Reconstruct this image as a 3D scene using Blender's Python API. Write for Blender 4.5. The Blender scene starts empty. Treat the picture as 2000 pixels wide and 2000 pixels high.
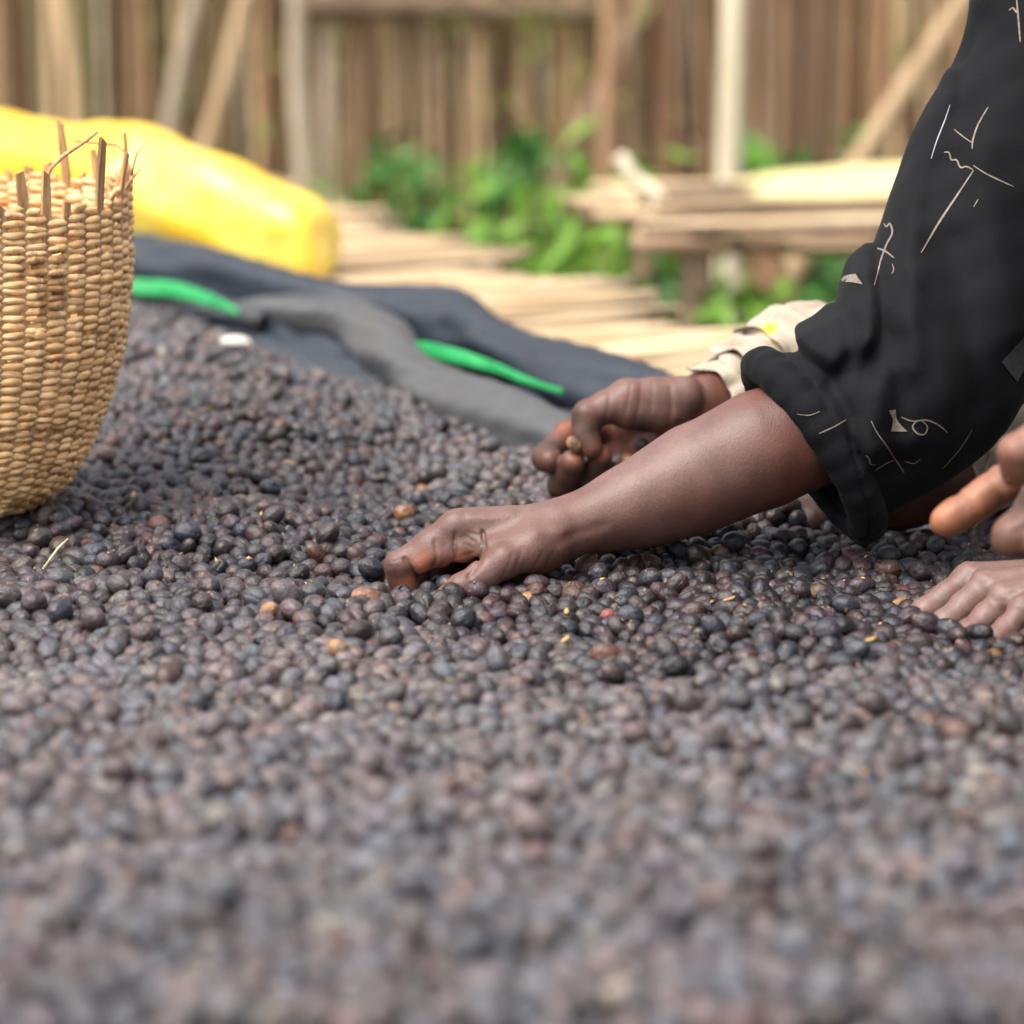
import bpy, bmesh, math, random
import numpy as np
from mathutils import Vector, Matrix, Euler
from mathutils.bvhtree import BVHTree

random.seed(7); RNG = np.random.default_rng(7)
sc = bpy.context.scene
COL = sc.collection

# ------------------------------------------------------------------ camera, world, sun, exposure
F = 6060.0            # focal length in photograph pixels (2000 wide)
TH = math.atan(1300.0 / F)
CAMZ = 0.468
cam_d = bpy.data.cameras.new('camera'); cam = bpy.data.objects.new('camera', cam_d); COL.objects.link(cam)
cam.location = (0, 0, CAMZ); cam.rotation_euler = (math.pi / 2 - TH, 0, 0)
cam_d.sensor_width = 36; cam_d.lens = 36 * F / 2000; cam_d.clip_start = 0.05; cam_d.clip_end = 300
cam_d.dof.use_dof = True; cam_d.dof.focus_distance = 2.05; cam_d.dof.aperture_fstop = 4.9
sc.camera = cam

world = bpy.data.worlds.new('World'); sc.world = world; world.use_nodes = True
wn = world.node_tree.nodes; wl = world.node_tree.links
SUN_EL, SUN_AZ = math.radians(64), math.radians(-126)     # azimuth from +Y towards +X
sky = wn.new('ShaderNodeTexSky'); sky.sky_type = 'NISHITA'; sky.sun_disc = False
sky.sun_elevation = SUN_EL; sky.sun_rotation = SUN_AZ; sky.dust_density = 4.0; sky.air_density = 1.0; sky.ozone_density = 0.6
bg = wn['Background']; bg.inputs['Strength'].default_value = 0.15
cloud = wn.new('ShaderNodeHueSaturation'); cloud.inputs['Saturation'].default_value = 0.38   # thin high overcast: a nearly white sky
wl.new(sky.outputs[0], cloud.inputs['Color']); wl.new(cloud.outputs[0], bg.inputs['Color'])
sun_d = bpy.data.lights.new('sun', 'SUN'); sun_d.energy = 1.5; sun_d.angle = math.radians(40); sun_d.color = (1.0, 0.95, 0.87)
sun = bpy.data.objects.new('sun', sun_d); COL.objects.link(sun)
sd = Vector((math.sin(SUN_AZ) * math.cos(SUN_EL), math.cos(SUN_AZ) * math.cos(SUN_EL), math.sin(SUN_EL)))
sun.rotation_euler = sd.to_track_quat('Z', 'Y').to_euler()
sc.view_settings.view_transform = 'Standard'; sc.view_settings.look = 'None'
sc.view_settings.gamma = 1.0; sc.view_settings.use_curve_mapping = False
sc.view_settings.exposure = 1.28
sc.render.engine = 'CYCLES'
sc.cycles.use_denoising = True
sc.cycles.max_bounces = 6; sc.cycles.diffuse_bounces = 3; sc.cycles.glossy_bounces = 2
sc.cycles.transmission_bounces = 3; sc.cycles.transparent_max_bounces = 8

# ------------------------------------------------------------------ survey helpers: photograph pixel -> world point
FW = np.array([0, math.cos(TH), -math.sin(TH)]); UP = np.array([0, math.sin(TH), math.cos(TH)]); RT = np.array([1.0, 0, 0])
def ray(px, py):
    return FW + (px - 1000) / F * RT - (py - 1000) / F * UP
def P(px, py, Y):
    d = ray(px, py); t = Y / d[1]
    return np.array([d[0] * t, Y, CAMZ + d[2] * t])
def G(px, py, z=0.0):
    d = ray(px, py); t = (z - CAMZ) / d[2]
    return np.array([d[0] * t, d[1] * t, z])
def proj(p):
    q = np.asarray(p) - np.array([0, 0, CAMZ]); dep = q @ FW
    return 1000 + F * (q @ RT) / dep, 1000 - F * (q @ UP) / dep, dep

# ------------------------------------------------------------------ object helpers
def link(o, parent=None):
    COL.objects.link(o)
    if parent is not None: o.parent = parent
    return o
def mesh_obj(name, verts, faces, mat, parent=None, smooth=True):
    me = bpy.data.meshes.new(name)
    me.from_pydata([tuple(v) for v in verts], [], [tuple(f) for f in faces])
    if smooth: me.polygons.foreach_set('use_smooth', [True] * len(me.polygons))
    if mat is not None: me.materials.append(mat)
    me.update()
    return link(bpy.data.objects.new(name, me), parent)
def tag(o, label=None, cat=None, group=None, kind=None):
    if label: o['label'] = label
    if cat: o['category'] = cat
    if group: o['group'] = group
    if kind: o['kind'] = kind
    return o
def empty(name, loc=(0, 0, 0)):
    o = bpy.data.objects.new(name, None); o.location = loc; o.empty_display_size = 0.02
    return link(o)
class MB:
    def __init__(s): s.v = []; s.f = []
    def add(s, v, f):
        b = len(s.v); s.v += [tuple(x) for x in v]; s.f += [tuple(i + b for i in q) for q in f]
    def tube(s, pts, rad, n=8, cap=True, flat=None):
        pts = [Vector(p) for p in pts]; m = len(pts)
        if not hasattr(rad, '__len__'): rad = [rad] * m
        v = []; ref = None
        for i, p in enumerate(pts):
            t = (pts[min(i + 1, m - 1)] - pts[max(i - 1, 0)])
            t = t.normalized() if t.length > 1e-9 else Vector((0, 0, 1))
            if ref is None:
                ref = Vector((0, 0, 1)) if abs(t.z) < 0.9 else Vector((1, 0, 0))
            a = ref - t * ref.dot(t); a.normalize(); b = t.cross(a); ref = a
            for k in range(n):
                an = 2 * math.pi * k / n
                fx = 1.0 if flat is None else flat
                v.append(p + a * (math.cos(an) * rad[i]) + b * (math.sin(an) * rad[i] * fx))
        f = []
        for i in range(m - 1):
            for k in range(n):
                f.append((i * n + k, i * n + (k + 1) % n, (i + 1) * n + (k + 1) % n, (i + 1) * n + k))
        if cap: f.append(tuple(range(n))[::-1]); f.append(tuple((m - 1) * n + k for k in range(n)))
        s.add(v, f)
    def box(s, c, h, M=None):
        v = []
        for x in (-1, 1):
            for y in (-1, 1):
                for z in (-1, 1):
                    q = Vector((x * h[0], y * h[1], z * h[2]))
                    if M is not None: q = M @ q
                    v.append(q + Vector(c))
        s.add(v, [(0, 1, 3, 2), (4, 6, 7, 5), (0, 4, 5, 1), (2, 3, 7, 6), (0, 2, 6, 4), (1, 5, 7, 3)])
    def build(s, name, mat, parent=None, smooth=True): return mesh_obj(name, s.v, s.f, mat, parent, smooth)

# ------------------------------------------------------------------ materials
def mat_new(name):
    m = bpy.data.materials.new(name); m.use_nodes = True
    nt = m.node_tree; b = nt.nodes['Principled BSDF']
    return m, nt, b
def nd(nt, t, **kw):
    n = nt.nodes.new(t)
    for k, v in kw.items(): setattr(n, k, v)
    return n
def ramp(nt, fac, stops):
    r = nd(nt, 'ShaderNodeValToRGB'); e = r.color_ramp.elements
    while len(e) < len(stops): e.new(0.5)
    for i, (p, c) in enumerate(stops): e[i].position = p; e[i].color = (*c, 1) if len(c) == 3 else c
    nt.links.new(fac, r.inputs[0]); return r.outputs[0]
def noise(nt, scale, detail=4, rough=0.55, coord='Object', stretch=None, dist=0.0):
    tc = nd(nt, 'ShaderNodeTexCoord'); n = nd(nt, 'ShaderNodeTexNoise')
    n.inputs['Scale'].default_value = scale; n.inputs['Detail'].default_value = detail; n.inputs['Roughness'].default_value = rough
    n.inputs['Distortion'].default_value = dist
    if stretch:
        mp = nd(nt, 'ShaderNodeMapping'); mp.inputs['Scale'].default_value = stretch
        nt.links.new(tc.outputs[coord], mp.inputs[0]); nt.links.new(mp.outputs[0], n.inputs['Vector'])
    else: nt.links.new(tc.outputs[coord], n.inputs['Vector'])
    return n.outputs['Fac']
def mix(nt, fac, a, b, mode='MIX'):
    m = nd(nt, 'ShaderNodeMix', data_type='RGBA', blend_type=mode)
    for s, v in ((m.inputs[0], fac), (m.inputs[6], a), (m.inputs[7], b)):
        if hasattr(v, 'links'): nt.links.new(v, s)
        else: s.default_value = v if not hasattr(v, '__len__') else ((*v, 1) if len(v) == 3 else v)
    return m.outputs[2]
def math_n(nt, op, a, b=0.0):
    m = nd(nt, 'ShaderNodeMath', operation=op)
    for s, v in ((m.inputs[0], a), (m.inputs[1], b)):
        if hasattr(v, 'links'): nt.links.new(v, s)
        else: s.default_value = v
    return m.outputs[0]
def bump(nt, b, h, strength, dist):
    n = nd(nt, 'ShaderNodeBump'); n.inputs['Strength'].default_value = strength; n.inputs['Distance'].default_value = dist
    nt.links.new(h, n.inputs['Height']); nt.links.new(n.outputs[0], b.inputs['Normal']); return n
def simple(name, stops, scale=20, rough=0.7, stretch=None, bstr=0.3, bdist=0.002, detail=5, objvar=0.0, spec=0.3):
    m, nt, b = mat_new(name)
    n = noise(nt, scale, detail, 0.6, 'Object', stretch)
    c = ramp(nt, n, stops)
    if objvar:
        oi = nd(nt, 'ShaderNodeObjectInfo')
        hs = nd(nt, 'ShaderNodeHueSaturation')
        v = math_n(nt, 'MULTIPLY_ADD', oi.outputs['Random'], 2 * objvar); v.node.inputs[2].default_value = 1 - objvar
        nt.links.new(v, hs.inputs['Value']); nt.links.new(c, hs.inputs['Color']); c = hs.outputs[0]
    nt.links.new(c, b.inputs['Base Color']); b.inputs['Roughness'].default_value = rough
    b.inputs['Specular IOR Level'].default_value = spec
    if bstr: bump(nt, b, n, bstr, bdist)
    return m

def cherry_mat(name, instanced):
    m, nt, b = mat_new(name)
    if instanced:
        at = nd(nt, 'ShaderNodeAttribute', attribute_type='INSTANCER', attribute_name='tint'); base = at.outputs['Color']
        ad = nd(nt, 'ShaderNodeAttribute', attribute_type='INSTANCER', attribute_name='dust'); dust = ad.outputs['Fac']
        sh = nd(nt, 'ShaderNodeAttribute', attribute_type='INSTANCER', attribute_name='seed').outputs['Fac']
    else:
        oi = nd(nt, 'ShaderNodeObjectInfo'); base = oi.outputs['Color']; dust = oi.outputs['Alpha']; sh = oi.outputs['Random']
    tc = nd(nt, 'ShaderNodeTexCoord')
    off = nd(nt, 'ShaderNodeVectorMath', operation='ADD'); cx = nd(nt, 'ShaderNodeCombineXYZ')
    sm = math_n(nt, 'MULTIPLY', sh, 7.0); nt.links.new(sm, cx.inputs[0]); nt.links.new(sm, cx.inputs[1])
    nt.links.new(tc.outputs['Object'], off.inputs[0]); nt.links.new(cx.outputs[0], off.inputs[1])
    def nz(scale, det, ro=0.6, stretch=None):
        n = nd(nt, 'ShaderNodeTexNoise'); n.inputs['Scale'].default_value = scale; n.inputs['Detail'].default_value = det; n.inputs['Roughness'].default_value = ro
        nt.links.new(off.outputs[0], n.inputs['Vector']); return n.outputs['Fac']
    n1 = nz(130, 3); n2 = nz(420, 4, 0.7); n3 = nz(60, 2)
    c = mix(nt, ramp(nt, n1, [(0.35, (0, 0, 0)), (0.65, (0.8, 0.8, 0.8))]), base, (0.016, 0.0125, 0.013))
    # bloom and dust, patchy
    d = math_n(nt, 'MULTIPLY', ramp(nt, n3, [(0.3, (0.35, 0.35, 0.35)), (0.7, (1, 1, 1))]), dust)
    d = math_n(nt, 'MULTIPLY', d, ramp(nt, n2, [(0.30, (0.25, 0.25, 0.25)), (0.62, (1, 1, 1))]))
    dcol = ramp(nt, sh, [(0.0, (0.225, 0.178, 0.188)), (0.28, (0.145, 0.165, 0.19)), (0.5, (0.22, 0.188, 0.172)), (0.68, (0.245, 0.172, 0.155)), (0.85, (0.165, 0.162, 0.185)), (1.0, (0.38, 0.32, 0.245))])
    c = mix(nt, d, c, dcol)
    # small scars, tan
    s = ramp(nt, nz(230, 2, 0.5), [(0.66, (0, 0, 0)), (0.72, (0.75, 0.75, 0.75))])
    c = mix(nt, s, c, (0.24, 0.15, 0.09))
    sx = nd(nt, 'ShaderNodeSeparateXYZ'); nt.links.new(tc.outputs['Object'], sx.inputs[0])          # calyx scar at one end
    cal = ramp(nt, math_n(nt, 'MULTIPLY', sx.outputs[0], 100.0), [(0.79, (0, 0, 0)), (0.83, (0.55, 0.55, 0.55))])
    c = mix(nt, cal, c, (0.17, 0.115, 0.075))
    nt.links.new(c, b.inputs['Base Color'])
    r = math_n(nt, 'MULTIPLY_ADD', n2, 0.32); r.node.inputs[2].default_value = 0.19
    nt.links.new(r, b.inputs['Roughness']); b.inputs['Specular IOR Level'].default_value = 0.5
    bump(nt, b, math_n(nt, 'ADD', n2, math_n(nt, 'MULTIPLY', n1, 1.2)), 0.7, 0.0013)
    return m
M = {}
M['cherry'] = cherry_mat('cherry_skin_mass', True)
M['cherry1'] = cherry_mat('cherry_skin', False)

def skin_mat(name, dark, mid, palm, dust, dustamt):
    m, nt, b = mat_new(name)
    n1 = noise(nt, 55, 5, 0.6); n2 = noise(nt, 420, 4, 0.7); n3 = noise(nt, 18, 3)
    c = mix(nt, ramp(nt, n1, [(0.3, (0, 0, 0)), (0.7, (1, 1, 1))]), dark, mid)
    at = nd(nt, 'ShaderNodeAttribute', attribute_name='palm')
    c = mix(nt, at.outputs['Fac'], c, mix(nt, ramp(nt, n1, [(0.35, (0, 0, 0)), (0.6, (1, 1, 1))]), palm, tuple(x * 0.55 for x in palm)))
    ad = nd(nt, 'ShaderNodeAttribute', attribute_name='dust')
    dn = math_n(nt, 'MULTIPLY', ramp(nt, n2, [(0.25, (0.45, 0.45, 0.45)), (0.75, (1, 1, 1))]), ramp(nt, n3, [(0.3, (0.45, 0.45, 0.45)), (0.65, (1, 1, 1))]))
    dn = math_n(nt, 'MULTIPLY', math_n(nt, 'MULTIPLY', dn, ad.outputs['Fac']), dustamt)
    c = mix(nt, dn, c, dust)
    ag = nd(nt, 'ShaderNodeAttribute', attribute_name='grime_shade')  # real dirt, plus shade painted on the rear person's hands
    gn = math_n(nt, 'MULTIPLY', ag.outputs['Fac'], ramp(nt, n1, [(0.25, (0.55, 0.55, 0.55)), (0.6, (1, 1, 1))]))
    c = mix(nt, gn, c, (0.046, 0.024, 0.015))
    nt.links.new(c, b.inputs['Base Color'])
    b.inputs['Roughness'].default_value = 0.50; b.inputs['Specular IOR Level'].default_value = 0.48
    b.inputs['Subsurface Weight'].default_value = 0.08; b.inputs['Subsurface Radius'].default_value = (0.004, 0.0015, 0.001); b.inputs['Subsurface Scale'].default_value = 0.5
    # fine skin lines
    tc = nd(nt, 'ShaderNodeTexCoord'); vo = nd(nt, 'ShaderNodeTexVoronoi', feature='DISTANCE_TO_EDGE'); vo.inputs['Scale'].default_value = 620
    mp = nd(nt, 'ShaderNodeMapping'); mp.inputs['Scale'].default_value = (1.0, 0.8, 0.55); mp.inputs['Rotation'].default_value = (0, 0.5, 0)
    nt.links.new(tc.outputs['Object'], mp.inputs[0]); nt.links.new(mp.outputs[0], vo.inputs['Vector'])
    hh = math_n(nt, 'ADD', math_n(nt, 'MULTIPLY', vo.outputs['Distance'], 0.9), math_n(nt, 'MULTIPLY', n2, 0.6))
    bump(nt, b, hh, 0.30, 0.0008)
    return m
M['skinA'] = skin_mat('skin_dusty_brown', (0.070, 0.0225, 0.0140), (0.118, 0.040, 0.025), (0.46, 0.125, 0.042), (0.34, 0.26, 0.235), 0.27)
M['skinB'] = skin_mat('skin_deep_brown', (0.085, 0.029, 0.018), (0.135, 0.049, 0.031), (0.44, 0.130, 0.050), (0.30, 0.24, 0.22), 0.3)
M['skinC'] = skin_mat('skin_warm_brown', (0.17, 0.068, 0.042), (0.26, 0.11, 0.07), (0.47, 0.165, 0.06), (0.30, 0.24, 0.22), 0.2)

def cloth_mat(name, c0, c1, weave=1500, rough=0.85, sheen=0.15, bs=0.25):
    m, nt, b = mat_new(name)
    n = noise(nt, 40, 5, 0.65); c = ramp(nt, n, [(0.3, c0), (0.7, c1)])
    nt.links.new(c, b.inputs['Base Color']); b.inputs['Roughness'].default_value = rough
    b.inputs['Sheen Weight'].default_value = sheen; b.inputs['Sheen Roughness'].default_value = 0.4
    b.inputs['Specular IOR Level'].default_value = 0.2
    h = math_n(nt, 'ADD', noise(nt, weave, 2, 0.5, stretch=(1, 1, 0.2)), noise(nt, weave, 2, 0.5, stretch=(0.2, 0.2, 1)))
    h = math_n(nt, 'ADD', math_n(nt, 'MULTIPLY', h, 0.5), math_n(nt, 'MULTIPLY', noise(nt, 90, 3), 1.2))
    bump(nt, b, h, bs, 0.0015)
    return m
M['black_cloth'] = cloth_mat('black_shirt_cloth', (0.0030, 0.0032, 0.0040), (0.0050, 0.0054, 0.0068), sheen=0.02)
M['print'] = simple('shirt_print', [(0.3, (0.14, 0.11, 0.08)), (0.7, (0.27, 0.23, 0.18))], 300, 0.8, bstr=0)
M['print_grey'] = simple('shirt_print_grey', [(0.3, (0.05, 0.05, 0.05)), (0.7, (0.075, 0.075, 0.075))], 300, 0.8, bstr=0)
M['thread'] = simple('shirt_seam_thread', [(0.3, (0.25, 0.25, 0.28)), (0.7, (0.4, 0.4, 0.43))], 300, 0.8, bstr=0)

def floral_mat(name):
    m, nt, b = mat_new(name)
    n = noise(nt, 34, 2, 0.4); n2 = noise(nt, 70, 3, 0.5)
    c = ramp(nt, n2, [(0.3, (0.32, 0.26, 0.195)), (0.7, (0.45, 0.38, 0.295))])
    c = mix(nt, ramp(nt, n, [(0.65, (0, 0, 0)), (0.67, (1, 1, 1))]), c, (0.55, 0.47, 0.045))
    c = mix(nt, ramp(nt, noise(nt, 47, 2, 0.4, dist=1.0), [(0.71, (0, 0, 0)), (0.725, (1, 1, 1))]), c, (0.05, 0.04, 0.05))
    nt.links.new(c, b.inputs['Base Color']); b.inputs['Roughness'].default_value = 0.85
    bump(nt, b, noise(nt, 900, 2), 0.2, 0.001)
    return m
M['floral'] = floral_mat('cream_floral_cloth')
M['white_cloth'] = simple('cream_frill_cloth', [(0.3, (0.33, 0.27, 0.20)), (0.7, (0.46, 0.39, 0.30))], 60, 0.85, bstr=0.3)
M['plain_cloth'] = cloth_mat('brown_wrap_cloth', (0.05, 0.022, 0.016), (0.085, 0.04, 0.03))

def weft_mat():
    m, nt, b = mat_new('woven_cane')
    n1 = noise(nt, 26, 5, 0.7); n2 = noise(nt, 120, 5, 0.75, stretch=(0.45, 0.45, 4.5)); n3 = noise(nt, 7, 2)
    c = ramp(nt, n2, [(0.30, (0.40, 0.165, 0.05)), (0.45, (0.72, 0.42, 0.17)), (0.66, (0.90, 0.66, 0.38))])
    c = mix(nt, ramp(nt, n1, [(0.53, (0, 0, 0)), (0.64, (0.85, 0.85, 0.85))]), c, (0.25, 0.105, 0.04))
    c = mix(nt, ramp(nt, n3, [(0.5, (0, 0, 0)), (0.75, (0.15, 0.15, 0.15))]), c, (0.52, 0.42, 0.12))
    oi = nd(nt, 'ShaderNodeObjectInfo'); v = math_n(nt, 'MULTIPLY_ADD', oi.outputs['Random'], 0.45); v.node.inputs[2].default_value = 0.92
    hs = nd(nt, 'ShaderNodeHueSaturation'); nt.links.new(v, hs.inputs['Value']); nt.links.new(c, hs.inputs['Color'])
    nt.links.new(hs.outputs[0], b.inputs['Base Color']); b.inputs['Roughness'].default_value = 0.55
    b.inputs['Specular IOR Level'].default_value = 0.35
    bump(nt, b, noise(nt, 500, 4, 0.7, stretch=(0.3, 0.3, 2.0)), 0.4, 0.001)
    return m
M['weft'] = weft_mat()
M['stake'] = simple('basket_stake', [(0.3, (0.27, 0.125, 0.055)), (0.5, (0.48, 0.27, 0.12)), (0.75, (0.64, 0.43, 0.23))], 90, 0.6, stretch=(3, 3, 0.4), objvar=0.25)
M['knob_wood'] = simple('basket_dark_end', [(0.3, (0.06, 0.035, 0.022)), (0.7, (0.16, 0.10, 0.06))], 200, 0.75)

def net_mat():
    m, nt, b = mat_new('shade_net')
    tc = nd(nt, 'ShaderNodeTexCoord')
    at = nd(nt, 'ShaderNodeAttribute', attribute_name='dust')
    n1 = noise(nt, 9, 4, 0.6); n2 = noise(nt, 500, 3, 0.6)
    w = nd(nt, 'ShaderNodeTexWave'); w.inputs['Scale'].default_value = 60; w.inputs['Distortion'].default_value = 1.2; w.inputs['Detail'].default_value = 1
    nt.links.new(tc.outputs['UV'], w.inputs['Vector'])
    c = ramp(nt, n1, [(0.3, (0.009, 0.0145, 0.0225)), (0.7, (0.017, 0.0255, 0.0375))])
    c = mix(nt, math_n(nt, 'MULTIPLY', w.outputs['Fac'], 0.2), c, (0.035, 0.042, 0.052))
    c = mix(nt, math_n(nt, 'MULTIPLY', at.outputs['Fac'], math_n(nt, 'MULTIPLY_ADD', n2, 0.8)), c, (0.15, 0.14, 0.125))
    nt.links.new(c, b.inputs['Base Color']); b.inputs['Roughness'].default_value = 0.45; b.inputs['Specular IOR Level'].default_value = 0.45
    bump(nt, b, math_n(nt, 'ADD', w.outputs['Fac'], n2), 0.3, 0.002)
    return m
M['net'] = net_mat()
M['green_band'] = simple('green_net_band', [(0.3, (0.012, 0.24, 0.06)), (0.7, (0.03, 0.36, 0.11))], 30, 0.5, bstr=0.2)
M['yellow'] = simple('yellow_plastic_sheet', [(0.3, (0.84, 0.44, 0.006)), (0.5, (0.88, 0.55, 0.02)), (0.7, (0.90, 0.70, 0.14))], 7, 0.40, bstr=0.35, bdist=0.01, spec=0.9)
M['yellow2'] = simple('yellow_sheet_pale', [(0.3, (0.72, 0.60, 0.24)), (0.7, (0.80, 0.70, 0.36))], 7, 0.35, bstr=0.3, bdist=0.01, spec=0.6)
REED = [(0.3, (0.30, 0.19, 0.10)), (0.5, (0.50, 0.36, 0.21)), (0.75, (0.64, 0.50, 0.33))]
M['reed'] = simple('reed_tan', REED, 14, 0.6, stretch=(0.3, 4, 4), objvar=0.35)
M['reed_dark'] = simple('reed_weathered', [(0.3, (0.07, 0.045, 0.028)), (0.7, (0.18, 0.12, 0.075))], 20, 0.75, objvar=0.3)
CANES = [('cane_tan', (0.46, 0.30, 0.16), (0.62, 0.44, 0.265)), ('cane_red', (0.35, 0.19, 0.105), (0.49, 0.29, 0.17)),
         ('cane_grey', (0.44, 0.34, 0.24), (0.58, 0.46, 0.34)), ('cane_olive', (0.24, 0.21, 0.09), (0.34, 0.30, 0.15)), ('cane_dark', (0.25, 0.16, 0.10), (0.36, 0.24, 0.155))]
for n_, a_, b_ in CANES: M[n_] = simple(n_, [(0.3, a_), (0.7, b_)], 10, 0.75, stretch=(3, 3, 0.4), objvar=0.26)
M['pole_pale'] = simple('pale_pole', [(0.3, (0.52, 0.43, 0.29)), (0.7, (0.70, 0.61, 0.45))], 9, 0.7, stretch=(3, 3, 0.5), objvar=0.1)
M['ground'] = simple('earth_ground', [(0.3, (0.07, 0.05, 0.03)), (0.5, (0.10, 0.085, 0.04)), (0.7, (0.06, 0.085, 0.025))], 3, 0.95, bstr=0.6, bdist=0.03)
def leaf_mat(name, a, b2):
    m = simple(name, [(0.3, a), (0.7, b2)], 6, 0.5, bstr=0.0, objvar=0.15)
    b = m.node_tree.nodes['Principled BSDF']
    b.inputs['Transmission Weight'].default_value = 0.0
    return m
M['leaf'] = leaf_mat('leaf_green', (0.09, 0.21, 0.015), (0.17, 0.31, 0.035))
M['leaf2'] = leaf_mat('leaf_blue_green', (0.05, 0.16, 0.03), (0.095, 0.23, 0.05))
M['leaf3'] = leaf_mat('leaf_olive', (0.15, 0.19, 0.03), (0.25, 0.28, 0.06))
M['stalk'] = simple('dry_straw', [(0.3, (0.42, 0.38, 0.2)), (0.7, (0.6, 0.56, 0.34))], 200, 0.6, bstr=0)
M['husk'] = simple('husk_flake', [(0.3, (0.35, 0.19, 0.07)), (0.7, (0.6, 0.38, 0.15))], 200, 0.7, bstr=0.2, objvar=0.3)
M['white_bit'] = simple('pale_bean', [(0.3, (0.6, 0.55, 0.47)), (0.7, (0.78, 0.74, 0.66))], 100, 0.6, bstr=0.2)

# ------------------------------------------------------------------ implicit-surface modelling (smooth unions -> one continuous skin)
def smin(a, b, k):
    h = np.clip(0.5 + 0.5 * (b - a) / k, 0, 1)
    return b + (a - b) * h - k * h * (1 - h)
def smax(a, b, k): return -smin(-a, -b, k)
def cone(p, a, b, r1, r2, sq=None):
    a = np.asarray(a, np.float32); b = np.asarray(b, np.float32); ab = b - a; pa = p - a
    t = np.clip(pa @ ab / max(float(ab @ ab), 1e-12), 0, 1)
    q = pa - t[:, None] * ab
    if sq is not None:                      # squash: direction n, factor s (>1 makes it thinner along n)
        n, s = sq; n = np.asarray(n, np.float32); n = n / np.linalg.norm(n); q = q + ((q @ n) * (s - 1))[:, None] * n
    return np.sqrt(np.einsum('ij,ij->i', q, q)) - (r1 + (r2 - r1) * t)
def chain(p, js, k):                        # js: list of (xyz, r)
    d = None
    for (a, ra), (b, rb) in zip(js[:-1], js[1:]):
        c = cone(p, a, b, ra, rb)
        d = c if d is None else smin(d, c, k)
    return d
def sdf_mesh(f, lo, hi, h, block=8, slack=1.6):
    lo = np.asarray(lo, np.float32); hi = np.asarray(hi, np.float32)
    nb = np.ceil((hi - lo) / (h * block)).astype(int); n = nb * block + 1
    D = np.full(tuple(n), 1.0, np.float32)
    bi = np.stack(np.meshgrid(*[np.arange(x) for x in nb], indexing='ij'), -1).reshape(-1, 3)
    cen = lo + (bi + 0.5) * (block * h)
    dc = np.concatenate([f(c.astype(np.float32)) for c in np.array_split(cen, max(1, len(cen) // 60000))])
    half = block * h * 0.87 * slack
    for i in bi[dc < -half]:
        D[i[0] * block:(i[0] + 1) * block + 1, i[1] * block:(i[1] + 1) * block + 1, i[2] * block:(i[2] + 1) * block + 1] = -1.0
    keep = bi[np.abs(dc) <= half]
    loc = np.stack(np.meshgrid(*[np.arange(block + 1)] * 3, indexing='ij'), -1).reshape(-1, 3)
    for ch in np.array_split(keep, max(1, len(keep) // 200)):
        idx = (ch[:, None, :] * block + loc[None]).reshape(-1, 3)
        D[idx[:, 0], idx[:, 1], idx[:, 2]] = f((lo + idx * h).astype(np.float32))
    s = D < 0
    c = np.zeros(tuple(n - 1), np.uint8)
    offs = [(i, j, k) for i in (0, 1) for j in (0, 1) for k in (0, 1)]
    sl = lambda o: tuple(slice(o[a], n[a] - 1 + o[a]) for a in range(3))
    for o in offs: c += s[sl(o)]
    act = np.argwhere((c > 0) & (c < 8))
    vid = np.full(tuple(n - 1), -1, np.int64); vid[act[:, 0], act[:, 1], act[:, 2]] = np.arange(len(act))
    acc = np.zeros((len(act), 3)); cnt = np.zeros(len(act))
    for o in offs:
        for a in range(3):
            if o[a]: continue
            o2 = list(o); o2[a] = 1
            d0 = D[act[:, 0] + o[0], act[:, 1] + o[1], act[:, 2] + o[2]]; d1 = D[act[:, 0] + o2[0], act[:, 1] + o2[1], act[:, 2] + o2[2]]
            m = (d0 < 0) != (d1 < 0); t = np.where(m, d0 / np.where(m, d0 - d1, 1), 0)
            q = np.tile(np.array(o, float), (len(act), 1)); q[:, a] = t
            acc[m] += q[m]; cnt[m] += 1
    V = lo + (act + acc / cnt[:, None]) * h
    F4 = []
    for a in range(3):
        b, c_ = (a + 1) % 3, (a + 2) % 3
        s0 = [slice(None)] * 3; s1 = [slice(None)] * 3; s0[a] = slice(0, -1); s1[a] = slice(1, None)
        x0, x1 = s[tuple(s0)], s[tuple(s1)]
        e = np.argwhere(x0 != x1); e = e[(e[:, b] > 0) & (e[:, c_] > 0) & (e[:, b] < n[b] - 1) & (e[:, c_] < n[c_] - 1)]
        fl = x0[e[:, 0], e[:, 1], e[:, 2]]
        def g(db, dc_):
            q = e.copy(); q[:, b] += db; q[:, c_] += dc_; return vid[q[:, 0], q[:, 1], q[:, 2]]
        quad = np.stack([g(-1, -1), g(0, -1), g(0, 0), g(-1, 0)], 1)
        quad[~fl] = quad[~fl][:, ::-1]
        F4.append(quad)
    F4 = np.concatenate(F4); F4 = F4[(F4 >= 0).all(1)]
    V = V.astype(np.float32)
    for _ in range(2):                      # project onto the surface
        e = h * 0.25; d = f(V); g = np.stack([f(V + np.eye(3, dtype=np.float32)[i] * e) - d for i in range(3)], 1) / e
        V = V - (np.clip(d, -h, h) / np.maximum((g * g).sum(1), 0.2))[:, None] * g
    return V, F4
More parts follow.
